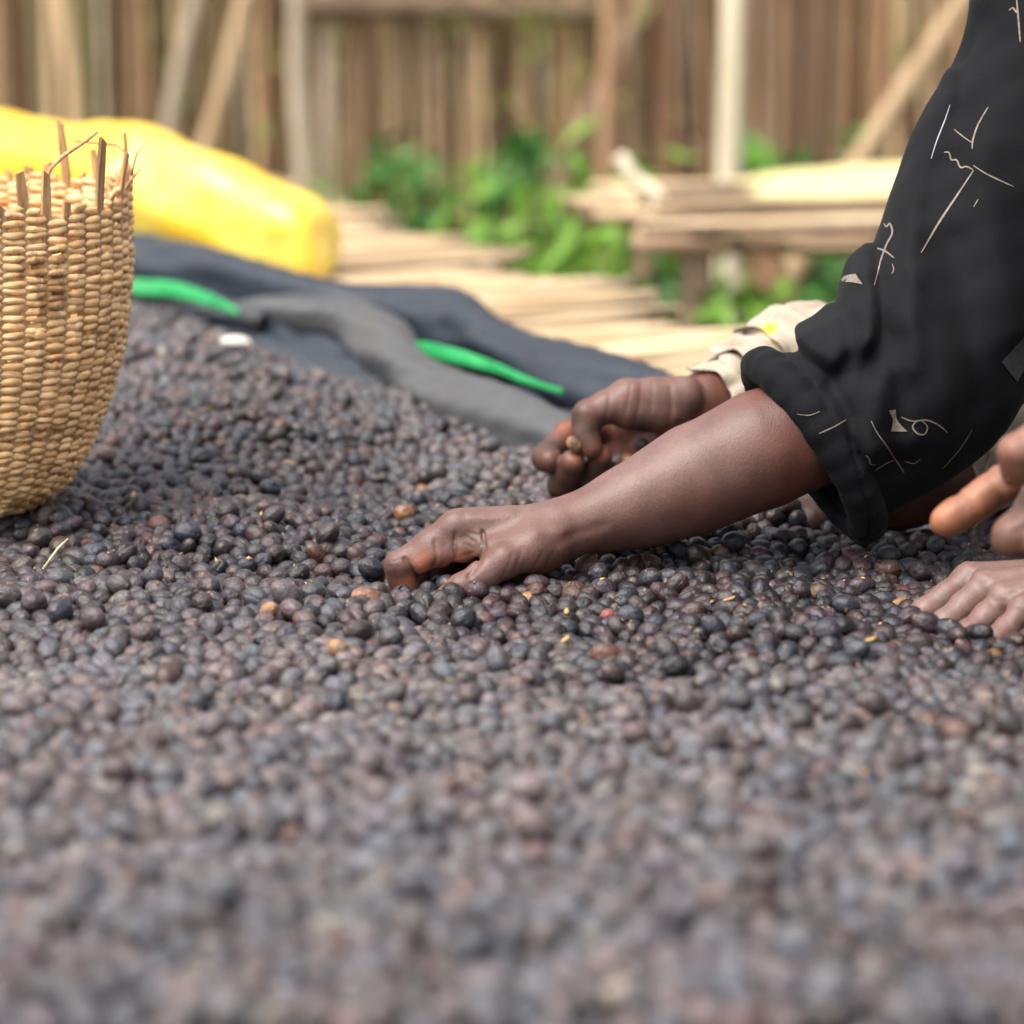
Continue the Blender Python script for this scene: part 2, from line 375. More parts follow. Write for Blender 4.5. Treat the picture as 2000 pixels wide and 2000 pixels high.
def np_mesh(name, parts, mat, parent=None, attrs=None):
    """parts: list of (V, F quads) joined into one mesh; attrs: dict name -> function(V)"""
    V = np.concatenate([v for v, _ in parts]); Fs = []; b = 0
    for v, q in parts: Fs.append(q + b); b += len(v)
    Q = np.concatenate(Fs)
    me = bpy.data.meshes.new(name)
    me.vertices.add(len(V)); me.vertices.foreach_set('co', V.astype(np.float32).ravel())
    me.loops.add(len(Q) * 4); me.loops.foreach_set('vertex_index', Q.astype(np.int32).ravel())
    me.polygons.add(len(Q)); me.polygons.foreach_set('loop_start', np.arange(0, len(Q) * 4, 4, dtype=np.int32))
    me.polygons.foreach_set('use_smooth', np.ones(len(Q), bool))
    me.update(calc_edges=True); me.validate()
    for k, fn in (attrs or {}).items():
        a = me.attributes.new(k, 'FLOAT', 'POINT'); a.data.foreach_set('value', fn(V).astype(np.float32))
    if mat is not None: me.materials.append(mat)
    o = bpy.data.objects.new(name, me); return link(o, parent)
def wob(p, s, seed=0):                      # smooth pseudo noise, about -1..1
    r = np.random.default_rng(seed); d = 0
    for i in range(5):
        w = r.normal(size=3) * s * (0.6 + 0.35 * i); d = d + np.sin(p @ w.astype(np.float32) + r.uniform(0, 6.28)) / (1 + 0.35 * i)
    return d / 3.0
def near(V, pts):                           # pts: (xyz, radius) soft spots -> 0..1
    d = np.zeros(len(V))
    for c, r in pts: d = np.maximum(d, np.clip(1.3 - np.linalg.norm(V - np.asarray(c), axis=1) / r, 0, 1))
    return d * d * (3 - 2 * d)

# ================================================================== LARGE STRUCTURE
# bed frame of reference: E1 on the edge of the cherries, s runs along the table (away, to the left), t across it (to the right)
E0 = G(250, 590); E1 = G(1060, 860); U = (E0 - E1) / np.linalg.norm(E0 - E1); V_ = np.array([U[1], -U[0], 0.0])
def ST(x, y): return (x - E1[0]) * U[0] + (y - E1[1]) * U[1], (x - E1[0]) * V_[0] + (y - E1[1]) * V_[1]
def XY(s, t): return E1[0] + s * U[0] + t * V_[0], E1[1] + s * U[1] + t * V_[1]
def gauss(x, y, cx, cy, r): return np.exp(-((x - cx) ** 2 + (y - cy) ** 2) / (r * r))
def rough2(x, y, k, seed):
    r = np.random.default_rng(seed); d = 0
    for i in range(6):
        a = r.uniform(0, 6.28); w = k * (0.6 + 0.3 * i); d = d + np.sin((x * math.cos(a) + y * math.sin(a)) * w + r.uniform(0, 6.28)) / (1 + 0.3 * i)
    return d / 3.2
MOUNDS = [(500, 1010, 0.10, 0.012), (430, 850, 0.13, 0.020), (1250, 1075, 0.07, 0.014), (1500, 1045, 0.09, 0.014), (650, 1185, 0.09, 0.008), (250, 1160, 0.12, 0.012),
          (1060, 1190, 0.06, 0.004), (1400, 1230, 0.12, 0.006), (1600, 1290, 0.09, 0.006), (300, 700, 0.16, 0.012)]
DIPS = [(780, 1115, 0.045, 0.010), (835, 1165, 0.045, -0.0025), (1865, 1235, 0.060, 0.010), (300, 1090, 0.07, 0.012), (560, 1085, 0.05, 0.010), (1700, 1010, 0.09, 0.006), (1300, 1300, 0.10, 0.008), (700, 900, 0.08, 0.014), (900, 1020, 0.06, 0.008)]
MOUNDS = [(*G(a, b)[:2], r, h) for a, b, r, h in MOUNDS]; DIPS = [(*G(a, b)[:2], r, h) for a, b, r, h in DIPS]
def surf(x, y):
    z = 0.006 * rough2(x, y, 28, 1) + 0.005 * rough2(x, y, 70, 2) + 0.095 * 0.5 * ((1.86 - y) + np.sqrt((1.86 - y) ** 2 + 0.004))
    for cx, cy, r, h in MOUNDS: z = z + h * gauss(x, y, cx, cy, r)
    for cx, cy, r, h in DIPS: z = z - h * gauss(x, y, cx, cy, r)
    return z
def edge_t(s): return 0.17 * np.clip((-0.22 - s) / 0.25, 0, 1) + 0.030 + 0.010 * np.sin(s * 9) + 0.008 * np.sin(s * 23 + 1)

# ground and far setting
gz = -0.80
gr = MB(); NG = 40
xs = np.linspace(-40, 40, NG); ys = np.linspace(-15, 60, NG)
for j in range(NG):
    for i in range(NG): gr.v.append((xs[i], ys[j], gz + 0.05 * math.sin(xs[i] * 1.3) * math.sin(ys[j] * 0.9)))
for j in range(NG - 1):
    for i in range(NG - 1): gr.f.append((j * NG + i, j * NG + i + 1, (j + 1) * NG + i + 1, (j + 1) * NG + i))
tag(gr.build('ground', M['ground']), kind='structure')

# ------------------------------------------------------------------ the drying table: frame, then mat of canes, then net
def cane_mesh(name, L, r, mat, seed, nodes=7, n=7, bend=0.01):
    rr = random.Random(seed); pts = []; rad = []
    K = nodes * 2 + 1
    b1, b2 = rr.uniform(-1, 1) * bend, rr.uniform(-1, 1) * bend
    for i in range(K):
        f = i / (K - 1)
        pts.append(((f - 0.5) * L, b1 * math.sin(f * 3.1), b2 * math.sin(f * 4.4 + 1)))
        rad.append(r * (1.0 - 0.25 * f) * (1.10 if i % 2 else 0.95))
    mb = MB(); mb.tube(pts, rad, n)
    me = bpy.data.meshes.new(name); me.from_pydata(mb.v, [], mb.f); me.polygons.foreach_set('use_smooth', [True] * len(me.polygons)); me.materials.append(mat); me.update()
    return me
table = empty('drying_table', (0.3, 2.5, gz)); tag(table, 'long raised drying table topped with tan reed canes under the net', 'table')
def rel(o, p): o.parent = p; o.matrix_parent_inverse = Matrix.Translation(Vector(p.location) * -1); return o
rv = [cane_mesh('cane', 0.98, 0.0078, M['reed'], 30 + i) for i in range(4)] + [cane_mesh('cane', 1.04, 0.0062, M['reed'], 60 + i) for i in range(3)] + [cane_mesh('cane', 1.0, 0.007, M['reed_dark'], 70)]
ang = math.atan2(V_[1], V_[0])
s_ = -0.9; k = 0
while s_ < 2.35 and k < 295:
    rr = random.Random(900 + k)
    o = bpy.data.objects.new('cane', rv[rr.choice([0, 1, 2, 3, 4, 5, 6, 0, 1, 2, 3, 7])])
    e = 0.43 + 0.20 * min(1.0, max(0.0, (s_ - 0.2) / 0.4)) + 0.06 * max(0.0, s_ - 0.8) / 0.6 + 0.05 * math.sin(s_ * 14.0) + rr.uniform(-0.025, 0.035)
    x, y = XY(s_, e - 0.49); o.location = (x, y, -0.058 + rr.uniform(-0.004, 0.006))
    o.rotation_euler = (rr.uniform(0, 6.28), rr.uniform(-0.008, 0.008), ang + rr.gauss(0, 0.014) + (math.pi if rr.random() < 0.5 else 0))
    link(o); rel(o, table)
    s_ += rr.uniform(0.0112, 0.0155); k += 1
def pole_between(name, a, b, r, mat, parent=None, n=10, wobble=0.006, seed=0):
    rr = random.Random(seed); a = Vector(a); b = Vector(b); K = 9; mb = MB(); pts = []
    for i in range(K):
        f = i / (K - 1); p = a.lerp(b, f)
        if 0 < i < K - 1: p += Vector((rr.uniform(-1, 1), rr.uniform(-1, 1), rr.uniform(-1, 1))) * wobble
        pts.append(p)
    mb.tube(pts, [r * (1.05 - 0.2 * i / (K - 1)) * (1 + 0.05 * rr.uniform(-1, 1)) for i in range(K)], n)
    o = mb.build(name, mat)
    if parent is not None: rel(o, parent)
    return o
for t in (-0.85, -0.3, 0.25, 0.58):
    pole_between('rail', (*XY(-1.6, t), -0.095), (*XY(2.3, t), -0.095), 0.026, M['reed_dark'], table, seed=int(t * 100))
for s in (-1.5, -0.6, 0.3, 1.2, 2.2):
    pole_between('cross_rail', (*XY(s, -1.0), -0.145), (*XY(s, 0.62), -0.145), 0.024, M['reed_dark'], table, seed=int(s * 10))
    for t in (-0.85, 0.56):
        pole_between('leg', (*XY(s, t), gz - 0.02), (*XY(s, t), -0.16), 0.035, M['cane_dark'], table, seed=int(s * 10 + t))

# net: one draped sheet under the cherries, heaped into folds along the edge
ss = np.arange(-1.9, 2.2, 0.011); tt = np.concatenate([np.arange(-1.15, -0.06, 0.03), np.arange(-0.06, 0.30, 0.0065)])
S, T = np.meshgrid(ss, tt, indexing='ij'); X, Y = XY(S, T)
def net_z(S, T):
    X, Y = XY(S, T); et = edge_t(S)
    base = surf(X, Y) - 0.036
    d = T - et
    w = 0.010 * np.sin(S * 11 + 0.7) + 0.014 * np.sin(S * 4.3)
    r1 = 0 * np.clip(np.exp(-((d - 0.024 - 0.7 * w) / 0.017) ** 2), 0, 1) * (0.052 + 0.004 * np.sin(S * 13)) * np.clip(1.2 - np.abs(S - 0.28) / 0.42, 0.25, 1)
    r2 = 0.15 * np.exp(-((d - 0.092 + 0.7 * w) / 0.027) ** 2) * (0.056 + 0.010 * np.sin(S * 6.3 + 2) + 0.002 * np.sin(S * 19))
    r3 = 0 * np.exp(-((d - 0.075 - 0.5 * w) / 0.04) ** 2) * 0.022 * np.clip((S - 0.5) / 0.15, 0, 1)
    cross = 0 * np.exp(-((S - 0.50 + 1.6 * (d - 0.06)) / 0.035) ** 2) * np.exp(-((d - 0.06) / 0.05) ** 2) * 0.045
    wr = 0.0052 * np.sin(S * 21 + T * 170 + 1.5 * np.sin(S * 7)) + 0.0034 * np.sin(S * 34 - T * 240 + 2)
    wr = wr + 0.0018 * np.sin(S * 95 + 6 * np.sin(S * 9) + T * 40) * np.exp(-((d - 0.035) / 0.03) ** 2)
    f = np.clip((d + 0.02) / 0.05, 0, 1); f = f * f * (3 - 2 * f)
    out = np.clip((d - 0.118) / 0.07, 0, 1); out = out * out * (3 - 2 * out)
    z = base * (1 - f) + f * (-0.028 + r1 + r2 + r3 + cross + wr)
    return z * (1 - out) + out * (-0.042 + 0.4 * wr)
Z = net_z(S, T)
vv = np.stack([X, Y, Z], -1).reshape(-1, 3); a, b = S.shape
ii = (np.arange(a - 1)[:, None] * b + np.arange(b - 1)).ravel()
q = np.stack([ii, ii + b, ii + b + 1, ii + 1], 1)
nd_ = lambda Vv: np.clip(1.15 - np.abs((Vv @ V_ - E1 @ V_) - 0.035) / 0.04, 0, 1) * 0.28
net = np_mesh('shade_net', [(vv, q)], M['net'], None, {'dust': nd_})
uvl = net.data.uv_layers.new(name='UVMap'); li = np.zeros(len(net.data.loops), np.int32); net.data.loops.foreach_get('vertex_index', li)
uv = np.stack([S.ravel(), T.ravel()], 1)[li]; uvl.data.foreach_set('uv', uv.astype(np.float32).ravel())
tag(net, 'dark blue-grey shade net heaped in folds along the edge of the cherries', 'net')
def net_ribbon(pxs, w, zr):
    pts = [G(a_, b_, zr) for a_, b_ in pxs]; C = []
    for p0, p1 in zip(pts[:-1], pts[1:]):
        for i in range(10): C.append(p0 + (p1 - p0) * i / 10)
    C.append(pts[-1]); C = np.array(C); mb = MB(); n = len(C); NW = 6
    for i in range(n):
        s, t = ST(C[i][0], C[i][1]); ww = w * (0.55 + 0.45 * math.sin(math.pi * (0.12 + 0.76 * i / (n - 1))))
        for j in range(NW):
            t2 = t + (j / (NW - 1) - 0.5) * ww; x, y = XY(s, t2)
            mb.v.append((x, y, float(net_z(np.array(s), np.array(t2))) + 0.004))
    for i in range(n - 1):
        for j in range(NW - 1): mb.f.append((i * NW + j, i * NW + j + 1, (i + 1) * NW + j + 1, (i + 1) * NW + j))
    o = mb.build('green_band', M['green_band'], net); sol = o.modifiers.new('thick', 'SOLIDIFY'); sol.thickness = 0.002; return o
def net_fold(pxs, seed, lobes, dustv, zc=-0.006):
    # a rolled, twisted fold of the net: px, py, radius
    rr = random.Random(seed); ctr = smooth_path([(*G(a_, b_, zc), r_) for a_, b_, r_ in pxs], 14); K = len(ctr); NR = 40; L = 0.0; vs, fs, du = [], [], []
    for i in range(K):
        p = ctr[i][:3]; R_ = ctr[i][3]; tg = ctr[min(i + 1, K - 1)][:3] - ctr[max(i - 1, 0)][:3]; tg = tg / np.linalg.norm(tg)
        if i: L += np.linalg.norm(ctr[i][:3] - ctr[i - 1][:3])
        a_ = np.cross(tg, (0, 0, 1.0)); a_ /= np.linalg.norm(a_); b_ = np.cross(a_, tg)
        for k_ in range(NR):
            f_ = 2 * math.pi * k_ / NR; tw = L * 13 + 0.9 * math.sin(L * 9 + seed)
            q = R_ * (1 + 0.11 * math.sin(lobes * f_ + tw) + 0.055 * math.sin(5 * f_ - 1.4 * tw + 1) + 0.02 * math.sin(L * 120 + 3 * math.sin(f_ * 2 + seed)) + 0.10 * math.sin(L * 16 + seed))
            vs.append(p + a_ * (math.cos(f_) * q * 1.2) + b_ * (math.sin(f_) * q * 1.15)); du.append(dustv)
    for i in range(K - 1):
        for k_ in range(NR): fs.append((i * NR + k_, i * NR + (k_ + 1) % NR, (i + 1) * NR + (k_ + 1) % NR, (i + 1) * NR + k_))
    o = mesh_obj('net_fold', vs, fs, M['net'], net); at_ = o.data.attributes.new('dust', 'FLOAT', 'POINT'); at_.data.foreach_set('value', np.array(du, np.float32)); 
    uv_ = o.data.uv_layers.new(name='UVMap'); li_ = np.zeros(len(o.data.loops), np.int32); o.data.loops.foreach_get('vertex_index', li_)
    uv_.data.foreach_set('uv', np.stack([(li_ // NR) * 0.012, (li_ % NR) * 0.006], 1).astype(np.float32).ravel()); return o
def smooth_path(pts, n):
    pts = [np.array(p, float) for p in pts]; o = []
    for i in range(len(pts) - 1):
        p0, p1, p2, p3 = pts[max(i - 1, 0)], pts[i], pts[i + 1], pts[min(i + 2, len(pts) - 1)]
        for k_ in range(n):
            t = k_ / n; o.append(0.5 * ((2 * p1) + (-p0 + p2) * t + (2 * p0 - 5 * p1 + 4 * p2 - p3) * t * t + (-p0 + 3 * p1 - 3 * p2 + p3) * t ** 3))
    o.append(pts[-1]); return o
net_fold([(-500, 470, .030), (-150, 475, .030), (120, 492, .030), (270, 510, .029), (440, 548, .027), (560, 578, .025), (680, 600, .026), (780, 606, .027), (860, 628, .027), (960, 675, .026), (1060, 722, .025), (1180, 760, .024), (1320, 800, .024), (1500, 850, .024)], 1, 3, 0.0)
net_fold([(470, 600, .006), (540, 612, .017), (620, 618, .021), (690, 628, .022), (740, 668, .022), (790, 718, .021), (860, 765, .022), (950, 812, .022), (1040, 850, .021), (1130, 885, .020), (1260, 930, .018)], 2, 2, 0.42)
net_fold([(90, 560, .010), (200, 566, .011), (330, 580, .010), (430, 606, .010), (520, 630, .008)], 3, 2, 0.2, -0.012)
def net_band(pxs, seed):
    # selvedge strip standing up between the folds: px, py of the lower edge, width
    pth = smooth_path([(*G(a_, b_, 0.0), w_) for a_, b_, w_ in pxs], 10); mb = MB(); n = len(pth); NW = 5
    for i, q in enumerate(pth):
        for j in range(NW):
            f_ = j / (NW - 1); mb.v.append((q[0], q[1] + 0.35 * q[3] * f_ + 0.0007 * math.sin(i * 0.4 + j * 1.3), 0.004 + q[3] * f_ * (1 - 0.25 * f_)))
    for i in range(n - 1):
        for j in range(NW - 1): mb.f.append((i * NW + j, i * NW + j + 1, (i + 1) * NW + j + 1, (i + 1) * NW + j))
    o = mb.build('green_band', M['green_band'], net); sol = o.modifiers.new('thick', 'SOLIDIFY'); sol.thickness = 0.002
net_band([(150, 588, .020), (255, 585, .022), (340, 590, .021), (410, 606, .017), (465, 624, .008)], 1)
net_band([(800, 690, .008), (840, 706, .017), (900, 722, .017), (960, 735, .013), (1020, 756, .009), (1100, 780, .006)], 2)

# ------------------------------------------------------------------ second table behind, poles, fence
tb = empty('low_table', (0.6, 3.9, gz)); tag(tb, 'rough cane topped table on dark posts standing behind the reed mat', 'table')
tz = -0.075
c0 = np.array(G(1205, 405, tz)); ax = np.array([0.985, 0.17, 0]); ay = np.array([-0.17, 0.985, 0])
def TB(a_, b_, z): return tuple(np.array([c0[0], c0[1], 0]) + a_ * ax + b_ * ay + np.array([0, 0, z]))
rv2 = [cane_mesh('cane', 1.9, 0.0085, M['reed'], 200 + i, bend=0.02) for i in range(3)] + [cane_mesh('cane', 1.8, 0.009, M['reed_dark'], 210 + i, bend=0.025) for i in range(2)]
for i in range(22):
    rr = random.Random(400 + i); o = bpy.data.objects.new('cane', rv2[rr.choice([0, 1, 2, 3, 4, 3])])
    o.location = TB(0.93 + rr.uniform(-0.06, 0.05), -0.25 + i * 0.0205, tz + rr.uniform(-0.006, 0.010) - (0.012 if i < 2 else 0))
    o.rotation_euler = (rr.uniform(0, 6), rr.uniform(-0.014, 0.014), math.atan2(ax[1], ax[0]) + rr.gauss(0, 0.03)); link(o); rel(o, tb)
for b_ in (-0.22, 0.16): pole_between('rail', TB(-0.02, b_, tz - 0.03), TB(1.9, b_, tz - 0.045), 0.017, M['cane_dark'], tb, seed=3)
for a_ in (0.06, 0.52, 0.95, 1.4):
    for b_ in (-0.20, 0.14): pole_between('post', TB(a_, b_, gz - 0.02), TB(a_ + 0.02, b_, tz - 0.02), 0.026, M['cane_dark'], tb, seed=int(a_ * 9))
for a_, w_ in ((0.36, 0.05), (0.68, 0.06)): pole_between('brace', TB(a_, -0.18, gz), TB(a_ - 0.15, -0.1, tz - 0.05), w_ * 0.6, M['cane_red'], tb, seed=5)
pole_between('stub', TB(0.06, -0.1, tz), TB(-0.01, -0.06, tz + 0.085), 0.013, M['pole_pale'], tb, seed=8)
for i in range(14):                        # ragged broken ends along the front edge
    rr = random.Random(470 + i); a_ = rr.uniform(0.0, 0.9); pole_between('twig', TB(a_, -0.26, tz - rr.uniform(0, 0.02)), TB(a_ + rr.uniform(0.08, 0.3), -0.27 + rr.uniform(-0.03, 0.03), tz - rr.uniform(-0.015, 0.05)), rr.uniform(0.003, 0.006), M[rr.choice(['reed_dark', 'reed'])], tb, 6, 0.006, i)
# sheet and cloth lying on it
def slab(name, a0, a1, b0, b1, h, mat, seed, label, cat):
    NA, NB = 26, 14; mb = MB(); rr = np.random.default_rng(seed); ph = rr.uniform(0, 6, 4)
    for i in range(NA):
        for j in range(NB):
            fa, fb = i / (NA - 1), j / (NB - 1); ed = min(fa, 1 - fa, fb, 1 - fb)
            z = tz + 0.014 + h * (1 - (1 - min(1, ed * 5)) ** 2) * (0.75 + 0.25 * math.sin(fa * 7 + ph[0]) * math.cos(fb * 5 + ph[1])) - (0.03 if ed == 0 and j == 0 else 0)
            mb.v.append(TB(a0 + (a1 - a0) * fa, b0 + (b1 - b0) * fb + 0.012 * math.sin(fa * 19 + ph[2]), z))
    for i in range(NA - 1):
        for j in range(NB - 1): mb.f.append((i * NB + j, (i + 1) * NB + j, (i + 1) * NB + j + 1, i * NB + j + 1))
    o = mb.build(name, mat); sm = o.modifiers.new('thick', 'SOLIDIFY'); sm.thickness = 0.006
    tag(o, label, cat); return o
slab('folded_sheet', 0.22, 1.7, -0.13, 0.24, 0.035, M['yellow2'], 4, 'pale yellow sheet spread flat on the table behind the black sleeve', 'sheet')
slab('green_cloth', 0.42, 1.2, -0.27, -0.16, 0.022, M['green_band'], 5, 'green cloth at the front edge of the table with the pale yellow sheet', 'cloth')

def tall_pole(px, py0, Y, r, lean, mat, label, top=2.2, seed=0):
    b0 = P(px, py0, Y); base = Vector((b0[0] - lean * (b0[2] - gz), Y, gz - 0.05)); L = top - gz
    o = pole_between('pole', base, base + Vector((lean * L, 0, L)), r, mat, None, 12, 0.012, seed); tag(o, label, 'pole', 'poles standing before the fence'); return o
tall_pole(1432, 200, 5.6, 0.0235, -0.012, M['pole_pale'], 'pale upright pole rising behind the table with the yellow sheet', seed=1)
tall_pole(585, 150, 7.6, 0.019, -0.01, M['cane_grey'], 'grey upright pole behind the tip of the yellow tarp', seed=2)
tall_pole(440, 100, 7.4, 0.020, 0.30, M['cane_tan'], 'tan pole leaning to the right above the yellow tarp', seed=3)
tall_pole(355, 100, 7.9, 0.020, 0.20, M['cane_grey'], 'greyer pole leaning to the right, crossing near the leaning tan one', seed=4)
tall_pole(130, 100, 7.9, 0.022, -0.05, M['cane_tan'], 'thick tan pole above the woven basket', seed=5)
tall_pole(1760, 150, 6.6, 0.024, 0.62, M['cane_tan'], 'slanting tan pole beside the black sleeve', seed=6)
tall_pole(1195, 200, 7.6, 0.024, 0.03, M['cane_red'], 'reddish upright pole left of the pale upright pole', seed=7)

fence = empty('cane_fence', (0, 8.6, gz)); tag(fence, 'tall fence of upright brown canes closing the yard', 'fence')
fm = {}
for i, (n_, _, _) in enumerate(CANES): fm[n_] = [cane_mesh('cane', 3.2, r, M[n_], 500 + 10 * i + j, 6, 7, 0.03) for j, r in enumerate((0.008, 0.0105, 0.014))]
x = -1.85; k = 0
while x < 1.9 and k < 297:
    rr = random.Random(7000 + k); px = 1000 + F * x / 8.85
    if px < 560: ch, gap = ['cane_tan', 'cane_olive', 'cane_dark', 'cane_grey', 'cane_red', 'cane_olive'], rr.uniform(0.009, 0.020)
    elif px < 1120: ch, gap = ['cane_tan', 'cane_grey', 'cane_red', 'cane_tan', 'cane_dark', 'cane_red'], rr.uniform(0.008, 0.0165)
    elif px < 1450: ch, gap = ['cane_red', 'cane_dark', 'cane_red', 'cane_tan', 'cane_grey'], rr.uniform(0.008, 0.0165)
    else: ch, gap = ['cane_red', 'cane_red', 'cane_tan', 'cane_dark', 'cane_red'], rr.uniform(0.008, 0.0165)
    o = bpy.data.objects.new('cane', rr.choice(fm[rr.choice(ch)]))
    o.location = (x, 8.6 + rr.uniform(-0.05, 0.05), gz + 1.45 + rr.uniform(-0.1, 0.1))
    o.rotation_euler = (rr.gauss(0, 0.02), -math.pi / 2 + rr.gauss(0, 0.035), rr.uniform(0, 6)); link(o); rel(o, fence)
    x += gap; k += 1
back = {n_: MB() for n_, _, _ in CANES}
for k in range(760):                       # a second, farther row of canes and the runs beyond the frame, too many to pick apart
    rr = random.Random(9000 + k); xx = rr.uniform(-4.2, 4.2) if k > 460 else rr.uniform(-1.9, 1.9)
    nm = rr.choice([c_[0] for c_ in CANES]); dx = rr.gauss(0, 0.07); r_ = rr.uniform(0.008, 0.014)
    back[nm].tube([(xx, 8.76 + rr.uniform(-0.03, 0.03), gz - 0.02), (xx + dx * 0.5, 8.76, gz + 1.5), (xx + dx, 8.76, gz + rr.uniform(2.7, 3.2))], [r_, r_ * 0.9, r_ * 0.7], 6)
for nm, mb_ in back.items():
    o = mb_.build('cane_mass', M[nm], None); o['kind'] = 'stuff'; rel(o, fence)
pole_between('rail', (-0.62, 8.52, 0.045), (0.28, 8.52, 0.03), 0.034, M['reed_dark'], fence, seed=12)
pole_between('rail', (-2.6, 8.68, 0.5), (2.6, 8.68, 0.55), 0.03, M['cane_dark'], fence, seed=13)
pole_between('rail', (-2.6, 8.68, -0.35), (2.6, 8.68, -0.38), 0.03, M['cane_dark'], fence, seed=14)
pole_between('brace', (0.05, 8.48, -0.6), (0.52, 8.5, 0.42), 0.03, M['cane_dark'], fence, seed=15)

# greenery: leafy plants (things) and the mass behind the fence (stuff)
def leaf_cloud(centers, n, size, seed, mat, name):
    r = np.random.default_rng(seed); c = np.array(centers)[r.integers(0, len(centers), n)]
    pos = c[:, :3] + r.normal(size=(n, 3)) * c[:, 3:4] * np.array([1, 1, 0.9])
    a_ = r.normal(size=(n, 3)); a_ /= np.linalg.norm(a_, axis=1)[:, None]; b_ = np.cross(a_, r.normal(size=(n, 3))); b_ /= np.linalg.norm(b_, axis=1)[:, None]
    L = size * r.uniform(0.6, 1.3, n)[:, None]; W = L * 0.32; nn = np.cross(a_, b_)
    vs = np.stack([pos - a_ * L, pos - b_ * W + nn * L * 0.12, pos + a_ * L, pos + b_ * W + nn * L * 0.12], 1).reshape(-1, 3)
    fs = np.arange(n * 4).reshape(n, 4)
    return vs, fs
def plant(px, py_top, Y, spread, n, size, mat, label, seed, name='leafy_plant', base_z=gz):
    rr = random.Random(seed); t_ = P(px, py_top, Y); h = t_[2] - base_z
    root = empty(name, (t_[0], Y, base_z)); tag(root, label, 'plant', 'green plants growing between the tables and the fence')
    cs = []; st = MB()
    for i in range(11):
        a_ = rr.uniform(0, 6.28); q = spread * math.sqrt(rr.random()); hz = h * rr.uniform(0.35, 0.95)
        top = (math.cos(a_) * q, math.sin(a_) * q * 0.8, hz); cs.append((*top, spread * 0.30)); cs.append((top[0] * 0.7, top[1] * 0.7, hz * 0.55, spread * 0.3))
        st.tube([(0.02 * math.cos(a_), 0.02 * math.sin(a_), -0.02), (top[0] * 0.4, top[1] * 0.4, hz * 0.5), top], [0.009, 0.007, 0.003], 6)
    vs, fs = leaf_cloud(cs, n, size, seed, mat, name)
    np_mesh('foliage', [(vs, fs)], mat, root); st.build('stem', M['cane_olive'], root)
plant(885, 300, 6.6, 0.17, 520, 0.050, M['leaf2'], 'dark green leafy plant behind the tip of the reed mat', 11)
plant(1095, 370, 5.8, 0.24, 800, 0.048, M['leaf'], 'bright green leafy plant between the reed mat and the far table', 12)
plant(1015, 465, 5.3, 0.19, 600, 0.040, M['leaf'], 'low bright green plant just past the ragged mat edge', 13)
plant(1260, 480, 4.7, 0.12, 500, 0.036, M['leaf2'], 'small blue-green plant under the corner of the far table', 14)
plant(1430, 560, 4.6, 0.14, 500, 0.036, M['leaf'], 'bright green plant under the middle of the far table', 15)
plant(700, 350, 7.8, 0.18, 260, 0.05, M['leaf3'], 'olive green plant at the foot of the grey pole', 16)
plant(1620, 290, 7.6, 0.16, 250, 0.05, M['leaf2'], 'blue-green plant at the fence beside the slanting pole', 17)
plant(1330, 380, 7.9, 0.15, 160, 0.05, M['leaf3'], 'olive plant at the fence behind the corner of the far table', 18)
plant(830, 300, 7.9, 0.12, 160, 0.05, M['leaf'], 'bright green plant against the fence next to the dark green one', 19)
r = np.random.default_rng(5); cs = []
for i in range(120): cs.append((r.uniform(-4, 4), r.uniform(9.3, 10.3), r.uniform(gz, 1.9), 0.22))
vs, fs = leaf_cloud(cs, 14000, 0.06, 21, M['leaf'], 'x')
tag(np_mesh('foliage_behind_fence', [(vs, fs)], M['leaf3']), 'green foliage showing through the gaps of the cane fence', 'foliage', kind='stuff')
cs = [(r.uniform(-2.4, 2.4), r.uniform(4.2, 8.5), gz + 0.05, 0.07) for i in range(400)]
vs, fs = leaf_cloud(cs, 14000, 0.035, 22, M['leaf'], 'x')
tag(np_mesh('ground_cover', [(vs, fs)], M['leaf']), 'low green growth covering the ground before the fence', 'ground cover', kind='stuff')
cs = [(r.uniform(-0.95, -0.2), r.uniform(8.2, 8.5), r.uniform(-0.4, 0.5), 0.12) for i in range(20)] + [(r.uniform(0.0, 0.2), r.uniform(8.2, 8.5), r.uniform(-0.6, 0.3), 0.12) for i in range(12)] + [(-1.55, 8.3, 0.15, 0.1), (1.02, 8.3, -0.1, 0.06), (1.0, 8.3, 0.1, 0.06)]
vs, fs = leaf_cloud(cs, 900, 0.020, 23, M['leaf3'], 'x')
tag(np_mesh('climbing_vine', [(vs, fs)], M['leaf3']), 'thin green vine climbing over the front of the cane fence', 'vine', kind='stuff')

# ================================================================== OBJECTS
# ------------------------------------------------------------------ yellow tarp bundle
tp = [(P(-260, 320, 4.35), 0.085), (P(0, 335, 4.2), 0.084), (P(270, 368, 4.02), 0.080), (P(430, 412, 3.9), 0.070), (P(560, 462, 3.82), 0.060), (P(618, 480, 3.80), 0.058)]
def f_tarp(p):
    d = None
    for (a, ra), (b, rb) in zip(tp[:-1], tp[1:]):
        c = cone(p, a, b, ra, rb, (UP, 1.05)); d = c if d is None else smin(d, c, 0.02)
    q = p.copy(); ang_ = p @ np.array([9.0, 3.0, 0]); rad = (p[:, 2] - 0.02) * 60
    d = d + 0.004 * np.sin(rad + 6 * np.sin(ang_ * 0.8)) + 0.003 * wob(p, 30, 3)
    cut = (p - P(640, 480, 3.79)) @ np.array([0.93, -0.37, 0.05], np.float32) + 0.004 * wob(p, 50, 8)
    d = smax(d, cut, 0.032)
    flap = cone(p, P(300, 455, 3.93), P(600, 520, 3.77), 0.018, 0.02)
    d = smin(d, flap, 0.03)
    return smax(d, -0.052 - p[:, 2], 0.01)
Vt, Ft = sdf_mesh(f_tarp, (-1.05, 3.6, -0.07), (-0.1, 4.6, 0.18), 0.005)
